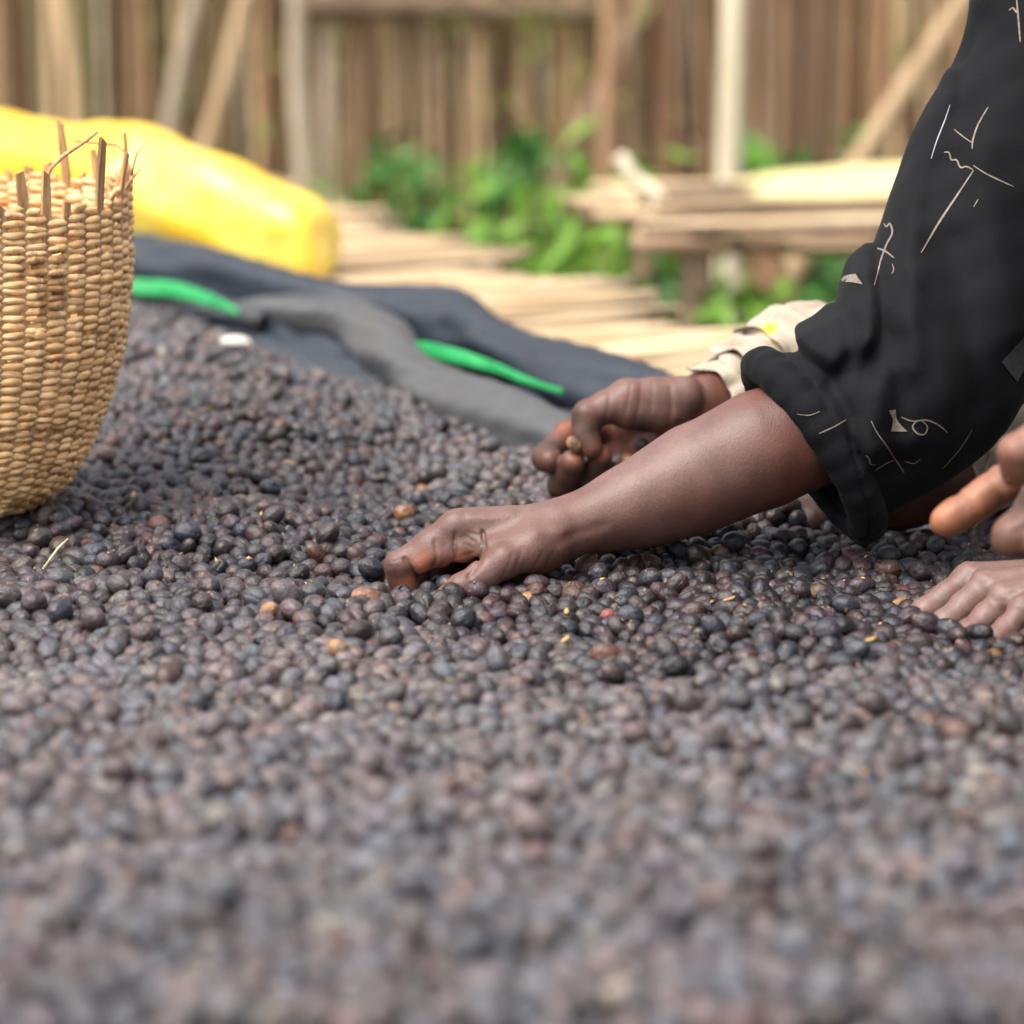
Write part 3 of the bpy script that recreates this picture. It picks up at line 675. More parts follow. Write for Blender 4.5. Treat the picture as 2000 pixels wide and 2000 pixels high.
tag(np_mesh('tarp_roll', [(Vt, Ft)], M['yellow']), 'bright yellow plastic tarp rolled into a long bundle behind the basket', 'tarp')

# ------------------------------------------------------------------ woven basket
bc = G(-86, 1000, 0.0); BX, BY = bc[0], bc[1] + 0.03; BZ = float(surf(np.array(BX), np.array(BY))) - 0.004
basket = empty('woven_basket', (BX, BY, BZ)); tag(basket, 'tall woven cane basket with broken stakes at the rim, on the cherries', 'basket')
basket.rotation_euler = (math.radians(-1.5), math.radians(1.0), 0)
prof_z = [0, 0.006, 0.022, 0.045, 0.08, 0.125, 0.18, 0.27]; prof_r = [0.040, 0.056, 0.076, 0.090, 0.104, 0.1165, 0.1215, 0.1205]
BR = lambda z: float(np.interp(z, prof_z, prof_r))
NS = 46
def stake_top(th):                         # weave height around the rim, ragged
    return 0.233 + 0.008 * math.sin(th * 2 + 0.9) + 0.004 * math.sin(th * 5 + 1) + 0.001 * math.sin(th)
def weft_row(z0, i, seed):
    rr = random.Random(seed); ph = (i % 2) * math.pi; n = NS * 8; lw = [rr.uniform(0.78, 1.22) for _ in range(NS + 2)]; lo_ = [rr.uniform(-0.0006, 0.0009) for _ in range(NS + 2)]; hw = 0.0027; th_ = 0.0014
    wav = [(rr.uniform(0, 6.28), rr.uniform(0.3, 0.8) * 0.0010, rr.randint(2, 9)) for _ in range(3)]
    ring = []
    for a_ in range(n + 1):
        an = 2 * math.pi * a_ / n
        z = z0 + sum(am * math.sin(an * fq + p_) for p_, am, fq in wav) + 0.0006 * math.sin(an * 23 + seed)
        c = math.cos(an * NS / 2 + ph); rad = BR(z) + 0.0019 * (abs(c) ** 0.9) * (1 if c > 0 else -1) + (lo_[int((a_ + 4 * (1 + i % 2)) / 8) % NS] * abs(c))
        ring.append((an, z, rad, hw * (0.76 + 0.34 * abs(c)) * lw[int((a_ + 4 * (1 + i % 2)) / 8) % NS], stake_top(an) + 0.004 * math.sin(an * 17)))
    run = []; slope = lambda z: (BR(z + 0.004) - BR(z - 0.004)) / 0.008
    def flush(run):
        if len(run) < 6: return
        v = []; m_ = len(run)
        for an, z, rad, w, _ in run:
            sl = slope(z); L = math.hypot(1, sl); tz_, tr_ = 1 / L, sl / L
            for kk in range(6):
                q = kk * math.pi / 3; a1 = math.cos(q) * th_; b1 = math.sin(q) * w
                r2 = rad + a1 * tz_ + b1 * tr_; z2 = z - a1 * tr_ + b1 * tz_
                v.append((r2 * math.cos(an), r2 * math.sin(an), z2))
        f = [(i_ * 6 + k_, i_ * 6 + (k_ + 1) % 6, (i_ + 1) * 6 + (k_ + 1) % 6, (i_ + 1) * 6 + k_)[::-1] for i_ in range(m_ - 1) for k_ in range(6)]
        f.append(tuple(range(6))); f.append(tuple((m_ - 1) * 6 + k_ for k_ in range(6))[::-1]); mb = MB(); mb.add(v, f); mb.build('weft_strand', M['weft'], basket)
    for e in ring:
        if e[1] < e[4]: run.append(e)
        else: flush(run); run = []
    flush(run)
z = 0.004; i = 0
while z < 0.262:
    weft_row(z, i, 40 + i); z += 0.0029; i += 1
def strip(pts, w, t, name, mat, outward):
    mb = MB(); n = len(pts); v = []
    for k_, p in enumerate(pts):
        p = Vector(p); o_ = Vector(outward); s_ = Vector((-o_.y, o_.x, 0))
        tp_ = 0.72 if k_ == n - 1 else 1.0
        for a_, b_ in ((-1, -1), (1, -1), (1, 1), (-1, 1)): v.append(p + s_ * (a_ * w * tp_ / 2) + o_ * (b_ * t / 2) + Vector((0, 0, (0.0022 * a_ * math.sin(len(name) + p.x * 900)) if k_ == n - 1 else 0)))
    f = [(i_ * 4 + k_, i_ * 4 + (k_ + 1) % 4, (i_ + 1) * 4 + (k_ + 1) % 4, (i_ + 1) * 4 + k_) for i_ in range(n - 1) for k_ in range(4)]
    f += [(3, 2, 1, 0), tuple((n - 1) * 4 + k_ for k_ in range(4))]; mb.add(v, f)
    o = mb.build(name, mat, basket, smooth=False); return o
for k in range(NS):
    rr = random.Random(3300 + k); an = 2 * math.pi * (k + 0.5) / NS; od = (math.cos(an), math.sin(an), 0)
    zt = stake_top(an) + rr.choice([0.002, 0.003, 0.004, 0.006, 0.009, 0.003])
    deg = (math.degrees(an) + 180) % 360 - 180
    for dg, ex in ((-30, 0.046), (60, 0.040), (43, 0.022), (13, 0.030), (-12, 0.026), (-56, 0.026), (-47, 0.026), (92, 0.02), (-95, 0.022)):
        if abs(deg - dg) <= 3.95: zt = stake_top(an) + ex
    pts = []; ln_ = (rr.uniform(-0.15, 0.25), rr.uniform(-1.2, 1.2))
    for m_ in range(16):
        z = 0.0 + zt * m_ / 15; q = BR(z) + ln_[0] * max(0, z - stake_top(an)); a2 = an + ln_[1] * max(0, z - stake_top(an)); pts.append((q * math.cos(a2), q * math.sin(a2), z))
    strip(pts, rr.uniform(0.0066, 0.0082), 0.0026, 'stake', M['stake'], od)
# base disc, bent broken cane, loose rim fibres, dark stub
mb = MB()
for ring_ in range(8):
    r0 = 0.005 + ring_ * 0.0052; mb.tube([(r0 * math.cos(a_ * 0.2618), r0 * math.sin(a_ * 0.2618), 0.003 + 0.001 * (a_ % 2)) for a_ in range(25)], 0.003, 6, False)
mb.build('woven_base', M['weft'], basket)
def rimp(deg, z, dr=0.0): a_ = math.radians(deg); q = BR(z) + dr; return (q * math.cos(a_), q * math.sin(a_), z)
mb = MB(); mb.tube([rimp(-29, 0.279, 0.002), rimp(-36, 0.272, 0.001), rimp(-43, 0.264, -0.002), rimp(-48, 0.255, -0.004), rimp(-50, 0.243, -0.004)], [0.0012, 0.0016, 0.0017, 0.0014, 0.001], 6); mb.build('bent_cane', M['stake'], basket)
mb = MB(); mb.tube([rimp(55, 0.262), rimp(30, 0.262, 0.002), rimp(5, 0.258), rimp(-10, 0.25)], [0.0012, 0.0014, 0.0013, 0.001], 5); mb.build('loose_fibre', M['stake'], basket)
mb = MB(); mb.tube([rimp(-9, 0.232), rimp(-8, 0.243, 0.006), rimp(-7, 0.252, 0.013)], [0.0016, 0.0013, 0.0006], 5); mb.build('loose_fibre', M['stake'], basket)
mb = MB(); mb.tube([rimp(4, 0.236), rimp(4, 0.26, 0.006), rimp(3, 0.268, 0.014)], [0.001, 0.0009, 0.0004], 5); mb.build('loose_fibre', M['stake'], basket)
mb = MB(); mb.tube([rimp(-72, 0.240, 0.001), rimp(-72, 0.256, 0.004)], [0.0085, 0.0075], 8); mb.build('cut_stake_end', M['knob_wood'], basket)

# ------------------------------------------------------------------ people
def fin(js):                               # finger joints (px, py, Y, r mm) -> chain with slimmer shafts between the joints
    o = []
    for i_, (a, b, y_, r_) in enumerate(js):
        p = P(a, b, y_)
        if i_:
            p0, r0 = o[-1]; o.append(((p0 + p) / 2, (r0 + r_ / 1000) / 2 * 0.945))
        o.append((p, r_ / 1000))
    return o
def hand_sdf(metas, fingers, extras, k_palm=0.010, k_f=0.006, k_adj=0.0014):
    def f(p):
        palm = None
        for a, b, ra, rb in metas:
            c = cone(p, a, b, ra, rb); palm = c if palm is None else smin(palm, c, k_palm)
        for a, b, ra, rb, kk in extras: palm = smin(palm, cone(p, a, b, ra, rb), kk)
        d = palm
        for js in fingers:
            d = smin(d, smin(palm, chain(p, js, 0.004), k_f), k_adj)
        return d
    return f
def polyline_fields(lines, Y0):
    """creases / ridges drawn on the near side: list of (points px, amp m, width m)"""
    out = []
    for pts, amp, w in lines: out.append((np.array([[P(a, b, Y0)[0], P(a, b, Y0)[2]] for a, b in pts], np.float32), amp, w))
    def f(p, ymax):
        d = np.zeros(len(p), np.float32); q = p[:, [0, 2]]
        for L, amp, w in out:
            m = np.full(len(p), 1e3, np.float32)
            for a, b in zip(L[:-1], L[1:]):
                ab = b - a; t = np.clip((q - a) @ ab / max(float(ab @ ab), 1e-12), 0, 1); e = q - a - t[:, None] * ab
                m = np.minimum(m, (e * e).sum(1))
            d += amp * np.exp(-m / (w * w))
        return d * np.clip((ymax - p[:, 1]) / 0.02, 0, 1)
    return f
OBST = []                                  # solids the cherries rest against
def obst(metas, fingers, extras=()):
    for a, b, ra, rb in metas: OBST.append((a, b, ra, rb))
    for e in extras: OBST.append(e[:4])
    for js in fingers:
        for (a, ra), (b, rb) in zip(js[:-1], js[1:]): OBST.append((a, b, ra, rb))
mm = 0.001
def ell(p, c, r):
    q = (p - np.asarray(c, np.float32)) / np.asarray(r, np.float32); l = np.sqrt((q * q).sum(1)); return (l - 1) * min(r)

def body_coarse(sh_r, sh_l, elb_r, elb_l, hips, headpos):
    """torso, neck, head and upper arms (mostly beyond the frame)"""
    sh_r, sh_l, hips, headpos = map(np.asarray, (sh_r, sh_l, hips, headpos)); nk = (sh_r + sh_l) / 2
    fwd = np.array([-1.0, 0, 0])
    def f(p):
        d = smin(cone(p, nk, hips, 0.10, 0.12), cone(p, sh_r, sh_l, 0.06, 0.06), 0.06)
        d = smin(d, cone(p, nk + (headpos - nk) * 0.2, headpos - (headpos - nk) * 0.3, 0.055, 0.05), 0.04)
        h = smin(ell(p, headpos, (0.092, 0.075, 0.112)), ell(p, headpos + (-0.035, 0, -0.06), (0.055, 0.05, 0.055)), 0.03)
        h = smin(h, cone(p, headpos + (-0.09, 0, 0.0), headpos + (-0.112, 0, -0.028), 0.008, 0.014), 0.012)
        for s_ in (-1, 1):
            h = smin(h, ell(p, headpos + (0.0, s_ * 0.077, -0.01), (0.02, 0.009, 0.032)), 0.006)
            h = smax(h, -ell(p, headpos + (-0.093, s_ * 0.032, 0.008), (0.018, 0.017, 0.011)), 0.01)
            h = smin(h, ell(p, headpos + (-0.078, s_ * 0.032, 0.008), (0.013, 0.014, 0.012)), 0.002)
        h = smin(h, ell(p, headpos + (-0.09, 0, -0.058), (0.012, 0.024, 0.009)), 0.005)
        d = smin(d, h, 0.02)
        d = smin(d, cone(p, sh_r, elb_r, 0.046, 0.028), 0.03); d = smin(d, cone(p, sh_l, elb_l, 0.046, 0.034), 0.03)
        return d
    allp = np.array([sh_r, sh_l, elb_r, elb_l, hips, headpos]); return sdf_mesh(f, allp.min(0) - 0.16, allp.max(0) + 0.16, 0.008, slack=2.2)
def dress_coarse(sh_r, sh_l, hips, foot_z, r_sh=0.075, r_hip=0.155, r_hem=0.24, h=0.010):
    sh_r, sh_l, hips = map(np.asarray, (sh_r, sh_l, hips)); nk = (sh_r + sh_l) / 2
    ft = np.array([hips[0] + 0.04, hips[1], foot_z])
    def f(p):
        d = smin(cone(p, nk, hips, 0.115, r_hip), cone(p, sh_r, sh_l, r_sh, r_sh), 0.07)
        d = smin(d, cone(p, hips, ft, r_hip, r_hem), 0.05)
        an = np.arctan2(p[:, 1] - hips[1], p[:, 0] - hips[0])
        d = d + 0.008 * np.sin(an * 11 + 3 * p[:, 2]) * np.clip((hips[2] + 0.1 - p[:, 2]) * 3, 0, 1) + 0.004 * wob(p, 25, 4)
        return smax(d, foot_z + 0.03 - p[:, 2], 0.01)
    allp = np.array([sh_r, sh_l, hips, ft]); return sdf_mesh(f, allp.min(0) - 0.3, allp.max(0) + 0.3, h, slack=2.2)

# ---- person in the black shirt (near arm reaching in, knuckles-up other hand at the frame's right side)
def hand_A():
    W = P(1112, 1034, 2.003)
    metas = []
    for mcp, wr, r1, r2 in (((893, 1031, 1.985), (1080, 1028, 1.992), 13, 11.3), ((900, 1030, 2.007), (1082, 1028, 2.000), 13, 11.5), ((915, 1036, 2.027), (1085, 1032, 2.010), 12.5, 11), ((935, 1044, 2.046), (1090, 1036, 2.018), 12, 10)):
        metas.append((P(*wr), P(*mcp), r1 * mm, r2 * mm))
    metas.append((P(1060, 1042, 1.985), P(1112, 1032, 1.992), 14 * mm, 14.2 * mm))
    fingers = [fin([(893, 1031, 1.985, 11.3), (781, 1104, 1.981, 9.6), (792, 1160, 1.985, 9.2), (840, 1196, 1.99, 7.6)]),
               fin([(900, 1030, 2.007, 11.5), (800, 1112, 2.001, 9.6), (822, 1160, 2.000, 8.8), (860, 1190, 2.0, 7.8)]),
               fin([(915, 1036, 2.027, 11), (838, 1130, 2.020, 9.2), (858, 1172, 2.012, 8.4), (890, 1190, 2.0, 7.6)]),
               fin([(935, 1044, 2.046, 10), (880, 1130, 2.040, 8.4), (900, 1165, 2.030, 7.6), (920, 1180, 2.02, 7)]),
               fin([(1072, 1060, 1.977, 14.5), (985, 1096, 1.960, 11.2), (903, 1150, 1.952, 9.8), (850, 1186, 1.956, 8)])]
    extras = [(P(1035, 1072, 1.972), P(960, 1078, 1.970), 15 * mm, 9.5 * mm, 0.010),          # thenar
              (P(930, 1062, 1.981), P(905, 1072, 1.978), 9.5 * mm, 8.5 * mm, 0.005),           # web fold
              (P(877, 1072, 1.980), P(862, 1086, 1.978), 8.2 * mm, 7.0 * mm, 0.004),
              (P(845, 1078, 1.979), P(820, 1098, 1.977), 8.0 * mm, 7.0 * mm, 0.005),          # soft underside of the first phalanx
              (P(1066, 1076, 1.985), P(1010, 1106, 1.985), 11.5 * mm, 11 * mm, 0.012)]
    arm = [((1112, 1032, 1.993), 14.6), ((1180, 1006, 2.000), 17.0), ((1262, 978, 2.008), 23.5), ((1360, 932, 2.020), 29), ((1480, 880, 2.032), 33.5), ((1580, 840, 2.045), 34), ((1680, 798, 2.058), 32), ((1800, 740, 2.075), 33)]
    arm2 = [((1112, 1034, 2.014), 14.2), ((1180, 1010, 2.018), 16.0), ((1262, 984, 2.024), 22.5), ((1360, 940, 2.032), 28), ((1480, 886, 2.042), 33)]
    A1 = [(P(*q), r_ * mm) for q, r_ in arm]; A2 = [(P(*q), r_ * mm) for q, r_ in arm2]
    h = hand_sdf(metas, fingers, extras)
    cr = polyline_fields([([(889, 1046), (887, 1070), (891, 1094)], 1.3 * mm, 1.3 * mm), ([(943, 1046), (947, 1068), (936, 1092), (918, 1112)], 1.6 * mm, 1.6 * mm),
                          ([(908, 1052), (925, 1062)], .5 * mm, .9 * mm), ([(906, 1066), (926, 1074)], .5 * mm, .9 * mm), ([(902, 1090), (925, 1082)], .5 * mm, .9 * mm),
                          ([(916, 1046), (934, 1050)], .5 * mm, .9 * mm), ([(849, 1062), (853, 1092), (845, 1112)], 1.0 * mm, 1.3 * mm), ([(790, 1098), (806, 1122), (816, 1142)], 1.4 * mm, 1.4 * mm),
                          ([(760, 1096), (772, 1090)], .4 * mm, .8 * mm), ([(765, 1103), (779, 1097)], .4 * mm, .8 * mm), ([(755, 1112), (768, 1110)], .35 * mm, .8 * mm),
                          ([(1000, 1075), (985, 1110)], .35 * mm, 1.2 * mm), ([(1020, 1065), (1003, 1110)], .35 * mm, 1.2 * mm), ([(960, 1090), (975, 1120)], .4 * mm, 1.0 * mm), ([(898, 1128), (912, 1150)], .5 * mm, 1.0 * mm),
                          ([(1060, 1075), (1040, 1110)], .4 * mm, 1.2 * mm), ([(1078, 1080), (1064, 1110)], .4 * mm, 1.2 * mm),
                          ([(1000, 1012), (960, 1020), (920, 1018)], -.7 * mm, 3 * mm), ([(1100, 1040), (1050, 1038)], -.6 * mm, 3 * mm), ([(1090, 1062), (1120, 1050), (1180, 1035)], .9 * mm, 4 * mm)], 1.965)
    def f(p):
        d = smin(h(p), smin(chain(p, A1, 0.02), chain(p, A2, 0.02), 0.016), 0.014)
        near_ = np.clip((P(1330, 900, 2)[0] - p[:, 0]) / 0.02, 0, 1)
        return d + cr(p, 2.03) * near_ + 0.0005 * wob(p, 140, 2)
    OBST.extend(metas); obst([], fingers, extras)
    for A in (A1, A2):
        for (a, ra), (b, rb) in zip(A[:-1], A[1:]): OBST.append((a, b, ra, rb))
    lo = P(730, 1215, 1.93); hi = P(1840, 640, 2.12)
    return sdf_mesh(f, (lo[0] - .005, 1.925, -0.045), (P(1860, 700, 2.1)[0], 2.125, P(1700, 680, 2.07)[2]), 0.00125)
palmA = [(P(832, 1104, 1.97), 0.012), (P(868, 1112, 1.975), 0.014), (P(905, 1092, 1.972), 0.013), (P(885, 1145, 1.955), 0.010), (P(812, 1136, 1.977), 0.011), (P(800, 1150, 1.975), 0.01), (P(1075, 1112, 1.98), 0.014)]
partA1 = hand_A()
def hand_A_left():
    metas = []
    for mcp, wr, r1, r2 in (((1893, 1133, 1.938), (2075, 1130, 1.93), 12.5, 10.2), ((1927, 1147, 1.916), (2078, 1138, 1.915), 12.5, 10.4), ((1963, 1171, 1.893), (2082, 1150, 1.90), 12, 9.8), ((2000, 1195, 1.870), (2086, 1165, 1.885), 11.5, 9.2)):
        metas.append((P(*wr), P(*mcp), r1 * mm, r2 * mm))
    fingers = [fin([(1893, 1133, 1.938, 10.2), (1806, 1197, 1.925, 8.9), (1770, 1255, 1.922, 8), (1775, 1300, 1.925, 7)]),
               fin([(1927, 1147, 1.916, 10.4), (1846, 1219, 1.900, 9.0), (1815, 1275, 1.898, 8), (1820, 1310, 1.9, 7)]),
               fin([(1963, 1171, 1.893, 9.8), (1893, 1237, 1.878, 8.6), (1865, 1290, 1.878, 7.8), (1870, 1320, 1.88, 7)]),
               fin([(2000, 1195, 1.870, 9.2), (1944, 1252, 1.857, 8.0), (1920, 1300, 1.857, 7.2), (1925, 1325, 1.86, 6.5)]),
               fin([(2060, 1150, 1.945, 13), (1985, 1170, 1.965, 10.5), (1930, 1190, 1.972, 9.2), (1890, 1215, 1.972, 7.6)])]
    arm = [((2082, 1148, 1.907), 18), ((2180, 1105, 1.895), 22), ((2420, 960, 1.87), 33), ((2650, 820, 1.85), 38)]
    A1 = [(P(*q), r_ * mm) for q, r_ in arm]
    h = hand_sdf(metas, fingers, [], 0.009, 0.006, 0.0016)
    cr = polyline_fields([([(1905, 1128), (1960, 1140), (2030, 1135)], -.7 * mm, 2.5 * mm), ([(1935, 1148), (1990, 1158)], -.6 * mm, 2.5 * mm), ([(1912, 1150), (1945, 1178)], .6 * mm, 3 * mm), ([(1950, 1178), (1985, 1198)], .6 * mm, 3 * mm),
                          ([(1840, 1165), (1855, 1180)], .3 * mm, 1 * mm), ([(1880, 1190), (1893, 1203)], .3 * mm, 1 * mm)], 1.9)
    def f(p):
        d = smin(h(p), chain(p, A1, 0.02), 0.014); return d + cr(p, 1.96) + 0.0004 * wob(p, 150, 5)
    obst(metas, fingers)
    a = P(1750, 1330, 1.92); b = P(2700, 780, 1.86)
    return sdf_mesh(f, (a[0], 1.80, -0.05), (b[0] + 0.03, 1.99, b[2] + 0.04), 0.0014)
partA2 = hand_A_left()
shAr, shAl = P(2120, -190, 2.18), P(2750, -60, 1.84); elA = P(1840, 735, 2.08); elAl = P(2660, 815, 1.85); hipA = np.array([0.98, 2.05, -0.06]); headA = np.array([0.50, 2.0, 0.74])
bodyA = body_coarse(shAr, shAl, elA, elAl, hipA, headA)
dustA = [(P(1000, 1000, 1.98), 0.07), (P(900, 1010, 1.97), 0.06), (P(1150, 990, 1.99), 0.06), (P(1250, 940, 2.0), 0.07), (P(1350, 880, 2.01), 0.06), (P(1920, 1140, 1.90), 0.09), (P(1990, 1180, 1.88), 0.08), (P(820, 1060, 1.975), 0.035), (P(1000, 1080, 1.955), 0.04)]
grimeA = [(P(766, 1108, 1.972), 0.006), (P(888, 1070, 1.97), 0.005), (P(940, 1060, 1.965), 0.006), (P(856, 1100, 1.97), 0.006), (P(800, 1112, 1.972), 0.004), (P(915, 1062, 1.97), 0.010)]
personA = np_mesh('person', [partA1, partA2, bodyA], M['skinA'], None,
                  {'palm': lambda v: 0.62 * near(v, palmA), 'dust': lambda v: near(v, dustA) + 0.75 * near(v, [(P(1930, 1150, 1.90), 0.10)]), 'grime_shade': lambda v: 0.7 * near(v, grimeA)})
tag(personA, 'person in a black shirt with rolled sleeve, bare forearm reaching into the cherries', 'person', 'workers leaning over the drying table')

# shirt of that person
SL = [(P(2150, -190, 2.18), .066), (P(2088, 0, 2.165), .060), (P(1988, 300, 2.135), .060), (P(1868, 585, 2.11), .068), (P(1800, 715, 2.085), .064), (P(1745, 762, 2.07), .060), (P(1612, 822, 2.05), .054)]
folds = polyline_fields([([(1870, 60), (1856, 188), (1795, 290), (1752, 370), (1743, 512), (1722, 640), (1690, 720)], 9 * mm, 7 * mm),
                         ([(1905, 0), (1885, 150), (1830, 300), (1790, 420), (1775, 560), (1765, 700)], -7 * mm, 11 * mm),
                         ([(1640, 580), (1665, 640), (1650, 720), (1600, 760)], 5 * mm, 6 * mm), ([(1560, 660), (1620, 690), (1680, 660)], -6 * mm, 9 * mm), ([(1545, 690), (1610, 730), (1650, 800), (1660, 880)], 7 * mm, 6 * mm),
                         ([(1690, 620), (1705, 720), (1690, 830), (1700, 930)], -6 * mm, 10 * mm), ([(1740, 660), (1750, 760), (1735, 880)], 5 * mm, 8 * mm),
                         ([(1790, 560), (1830, 700), (1840, 840)], -4 * mm, 14 * mm), ([(1870, 480), (1885, 640), (1900, 780)], 4 * mm, 12 * mm), ([(1930, 300), (1950, 480), (1990, 640)], -4 * mm, 14 * mm),
                         ([(1940, 60), (1920, 200), (1900, 330)], 4 * mm, 9 * mm), ([(1700, 555), (1720, 600), (1700, 650)], -4 * mm, 8 * mm), ([(1640, 880), (1680, 930), (1760, 900)], 4 * mm, 8 * mm), ([(1620, 820), (1690, 860), (1770, 850)], -4 * mm, 9 * mm)], 2.03)
cc = P(1590, 868, 2.048); maj = (P(1685, 1022, 2.048) - P(1492, 712, 2.048)) / 2; axf = P(1612, 835, 2.05) - P(1262, 978, 2.008); axf = axf / np.linalg.norm(axf)
mnr = np.array([0, -0.046, 0]) + axf * 0.012
CUFF = [cc + maj * math.cos(a_) + mnr * math.sin(a_) for a_ in np.linspace(0, 2 * math.pi, 25)]
fa, fb = P(1262, 978, 2.016), P(1640, 812, 2.052)
def f_shirt(p):
    d = chain(p, SL, 0.03)
    d = d + folds(p, 2.16) + 0.0022 * wob(p, 60, 6) + 0.0030 * np.sin(p[:, 2] * 120 + 70 * p[:, 0] + 2.5 * np.sin(p[:, 0] * 50 + p[:, 2] * 30)) * (0.6 + 0.4 * np.sin(p[:, 0] * 40 - p[:, 2] * 55)) * np.clip((P(1800, 700, 2.05)[0] - p[:, 0]) / 0.04, 0, 1)
    # tail of the sleeve that leads into the cuff
    d = smin(d, cone(p, cc + axf * 0.028, cc + axf * 0.05, 0.047, 0.052, (np.array([0, 1, 0]), 1.25)), 0.02)
    d = smin(d, cone(p, cc + maj * 0.35 + axf * 0.02, cc + maj * 0.1 + axf * 0.06, 0.040, 0.040, (np.array([0, 1, 0]), 1.3)), 0.02)
    d = smax(d, -cone(p, fa, cc + axf * 0.045, 0.049, 0.045, (np.array([0, 1, 0]), 1.1)), 0.004)
    d = smax(d, -cone(p, cc + maj * 0.38 - axf * 0.06, cc + maj * 0.38 + axf * 0.02, 0.036, 0.034, (np.array([0, 1, 0]), 1.15)), 0.004)
    pl = (p - cc) @ axf.astype(np.float32); d = smax(d, -pl, 0.004)
    c = None
    for i_ in range(24):
        e = cone(p, CUFF[i_], CUFF[i_ + 1], 0.0125, 0.0125)
        c = e if c is None else smin(c, e, 0.003)
    c = c + 0.0024 * np.exp(-((pl - 0.0045 - 0.0015 * np.sin(p[:, 2] * 70)) / 0.0013) ** 2) + 0.0007 * wob(p, 120, 9) + 0.0016 * wob(p, 45, 10)
    return smin(d, c, 0.0025)
lo = P(1430, 1075, 2.0); hi = P(2330, -420, 2.2)
partS = sdf_mesh(f_shirt, (lo[0], 1.95, lo[2] - 0.005), (hi[0], 2.28, hi[2]), 0.0021, slack=1.9)
torsoS = dress_coarse(shAr + (0.03, -0.03, 0), shAl, hipA, gz)
SLl = [(shAl, .066), (P(2690, 400, 1.84), 0.064), (elAl, .062), (P(2420, 960, 1.87), .052)]
sl2 = sdf_mesh(lambda p: chain(p, SLl, 0.03) + 0.003 * wob(p, 60, 11), P(2300, 1100, 1.72) * (1, 1, 1) - (0, 0, 0.02), (shAl[0] + 0.12, 1.98, shAl[2] + 0.1), 0.006, slack=2)
shirt = np_mesh('shirt', [partS, torsoS, sl2], M['black_cloth'], personA)
shirt['label'] = 'loose black shirt with thin cream line print and a rolled cuff'
bvhS = BVHTree.FromPolygons([tuple(v) for v in partS[0]], [tuple(int(i_) for i_ in q_) for q_ in partS[1]])
def on_shirt(a, b):
    pnt = P(a, b, 1.7); h_ = bvhS.ray_cast(Vector(pnt), Vector((0.0, 1, 0)) if False else Vector(ray(a, b)).normalized())
    return h_[0], h_[1]
def smooth_line(pts, n=8):
    pts = [np.array(p, float) for p in pts]; o = []
    for i_ in range(len(pts) - 1):
        p0, p1, p2, p3 = pts[max(i_ - 1, 0)], pts[i_], pts[i_ + 1], pts[min(i_ + 2, len(pts) - 1)]
        for k_ in range(n):
            t = k_ / n; o.append(0.5 * ((2 * p1) + (-p0 + p2) * t + (2 * p0 - 5 * p1 + 4 * p2 - p3) * t * t + (-p0 + 3 * p1 - 3 * p2 + p3) * t ** 3))
    o.append(pts[-1]); return o
def print_line(pts, w=2.0, mat='print', taper=True, n=8):
    pl_ = smooth_line(pts, n); mb = MB(); v = []; m_ = len(pl_)
    for i_, p in enumerate(pl_):
        d = pl_[min(i_ + 1, m_ - 1)] - pl_[max(i_ - 1, 0)]; d = d / (np.linalg.norm(d) + 1e-9); nn = np.array([-d[1], d[0]])
        ww = 0.85 * w * ((0.35 + 0.65 * math.sin(math.pi * (0.08 + 0.84 * i_ / max(1, m_ - 1)))) if taper else 1)
        row = []
        for s_ in (-1, 0, 1):
            q_ = p + nn * ww * s_; loc, nor = on_shirt(*q_)
            if loc is None: row = None; break
            if nor.y > 0: nor = -nor
            row.append(loc + nor * 0.0005)
        if row is None:
            if len(v) > 1: break
            else: continue
        v.append(row)
    if len(v) < 2: return
    for i_ in range(len(v) - 1):
        b = len(mb.v); mb.v += [tuple(x_) for x_ in v[i_] + v[i_ + 1]]; mb.f += [(b, b + 1, b + 4, b + 3), (b + 1, b + 2, b + 5, b + 4)]
    mb.build('print_line', M[mat], shirt)
def print_patch(poly, mat='print', n=10):
    # polygon given as two edges (left list, right list) of equal length
    Lf, Rt = smooth_line(poly[0], 5), smooth_line(poly[1], 5); mb = MB(); bad = set()
    for a, b in zip(Lf, Rt):
        for k_ in range(n + 1):
            loc, nor = on_shirt(*(a + (b - a) * k_ / n))
            if loc is None: bad.add(len(mb.v)); loc, nor = Vector((0.3, 2.1, 0.1)), Vector((0, 0, 0))
            if nor.y > 0: nor = -nor
            mb.v.append(tuple(loc + nor * 0.0005))
    for i_ in range(len(Lf) - 1):
        for k_ in range(n): b = i_ * (n + 1) + k_; q_ = (b, b + 1, b + n + 2, b + n + 1); mb.f += [] if bad & set(q_) else [q_]
    used_ = sorted({x_ for q_ in mb.f for x_ in q_}); ix_ = {o_: k_ for k_, o_ in enumerate(used_)}; mb.v = [mb.v[x_] for x_ in used_]; mb.f = [tuple(ix_[x_] for x_ in q_) for q_ in mb.f]
    if mb.f: mb.build('print_patch', M[mat], shirt)
C4 = lambda x_, y_: (1350 + x_ * 0.5692, y_ * 0.5694)
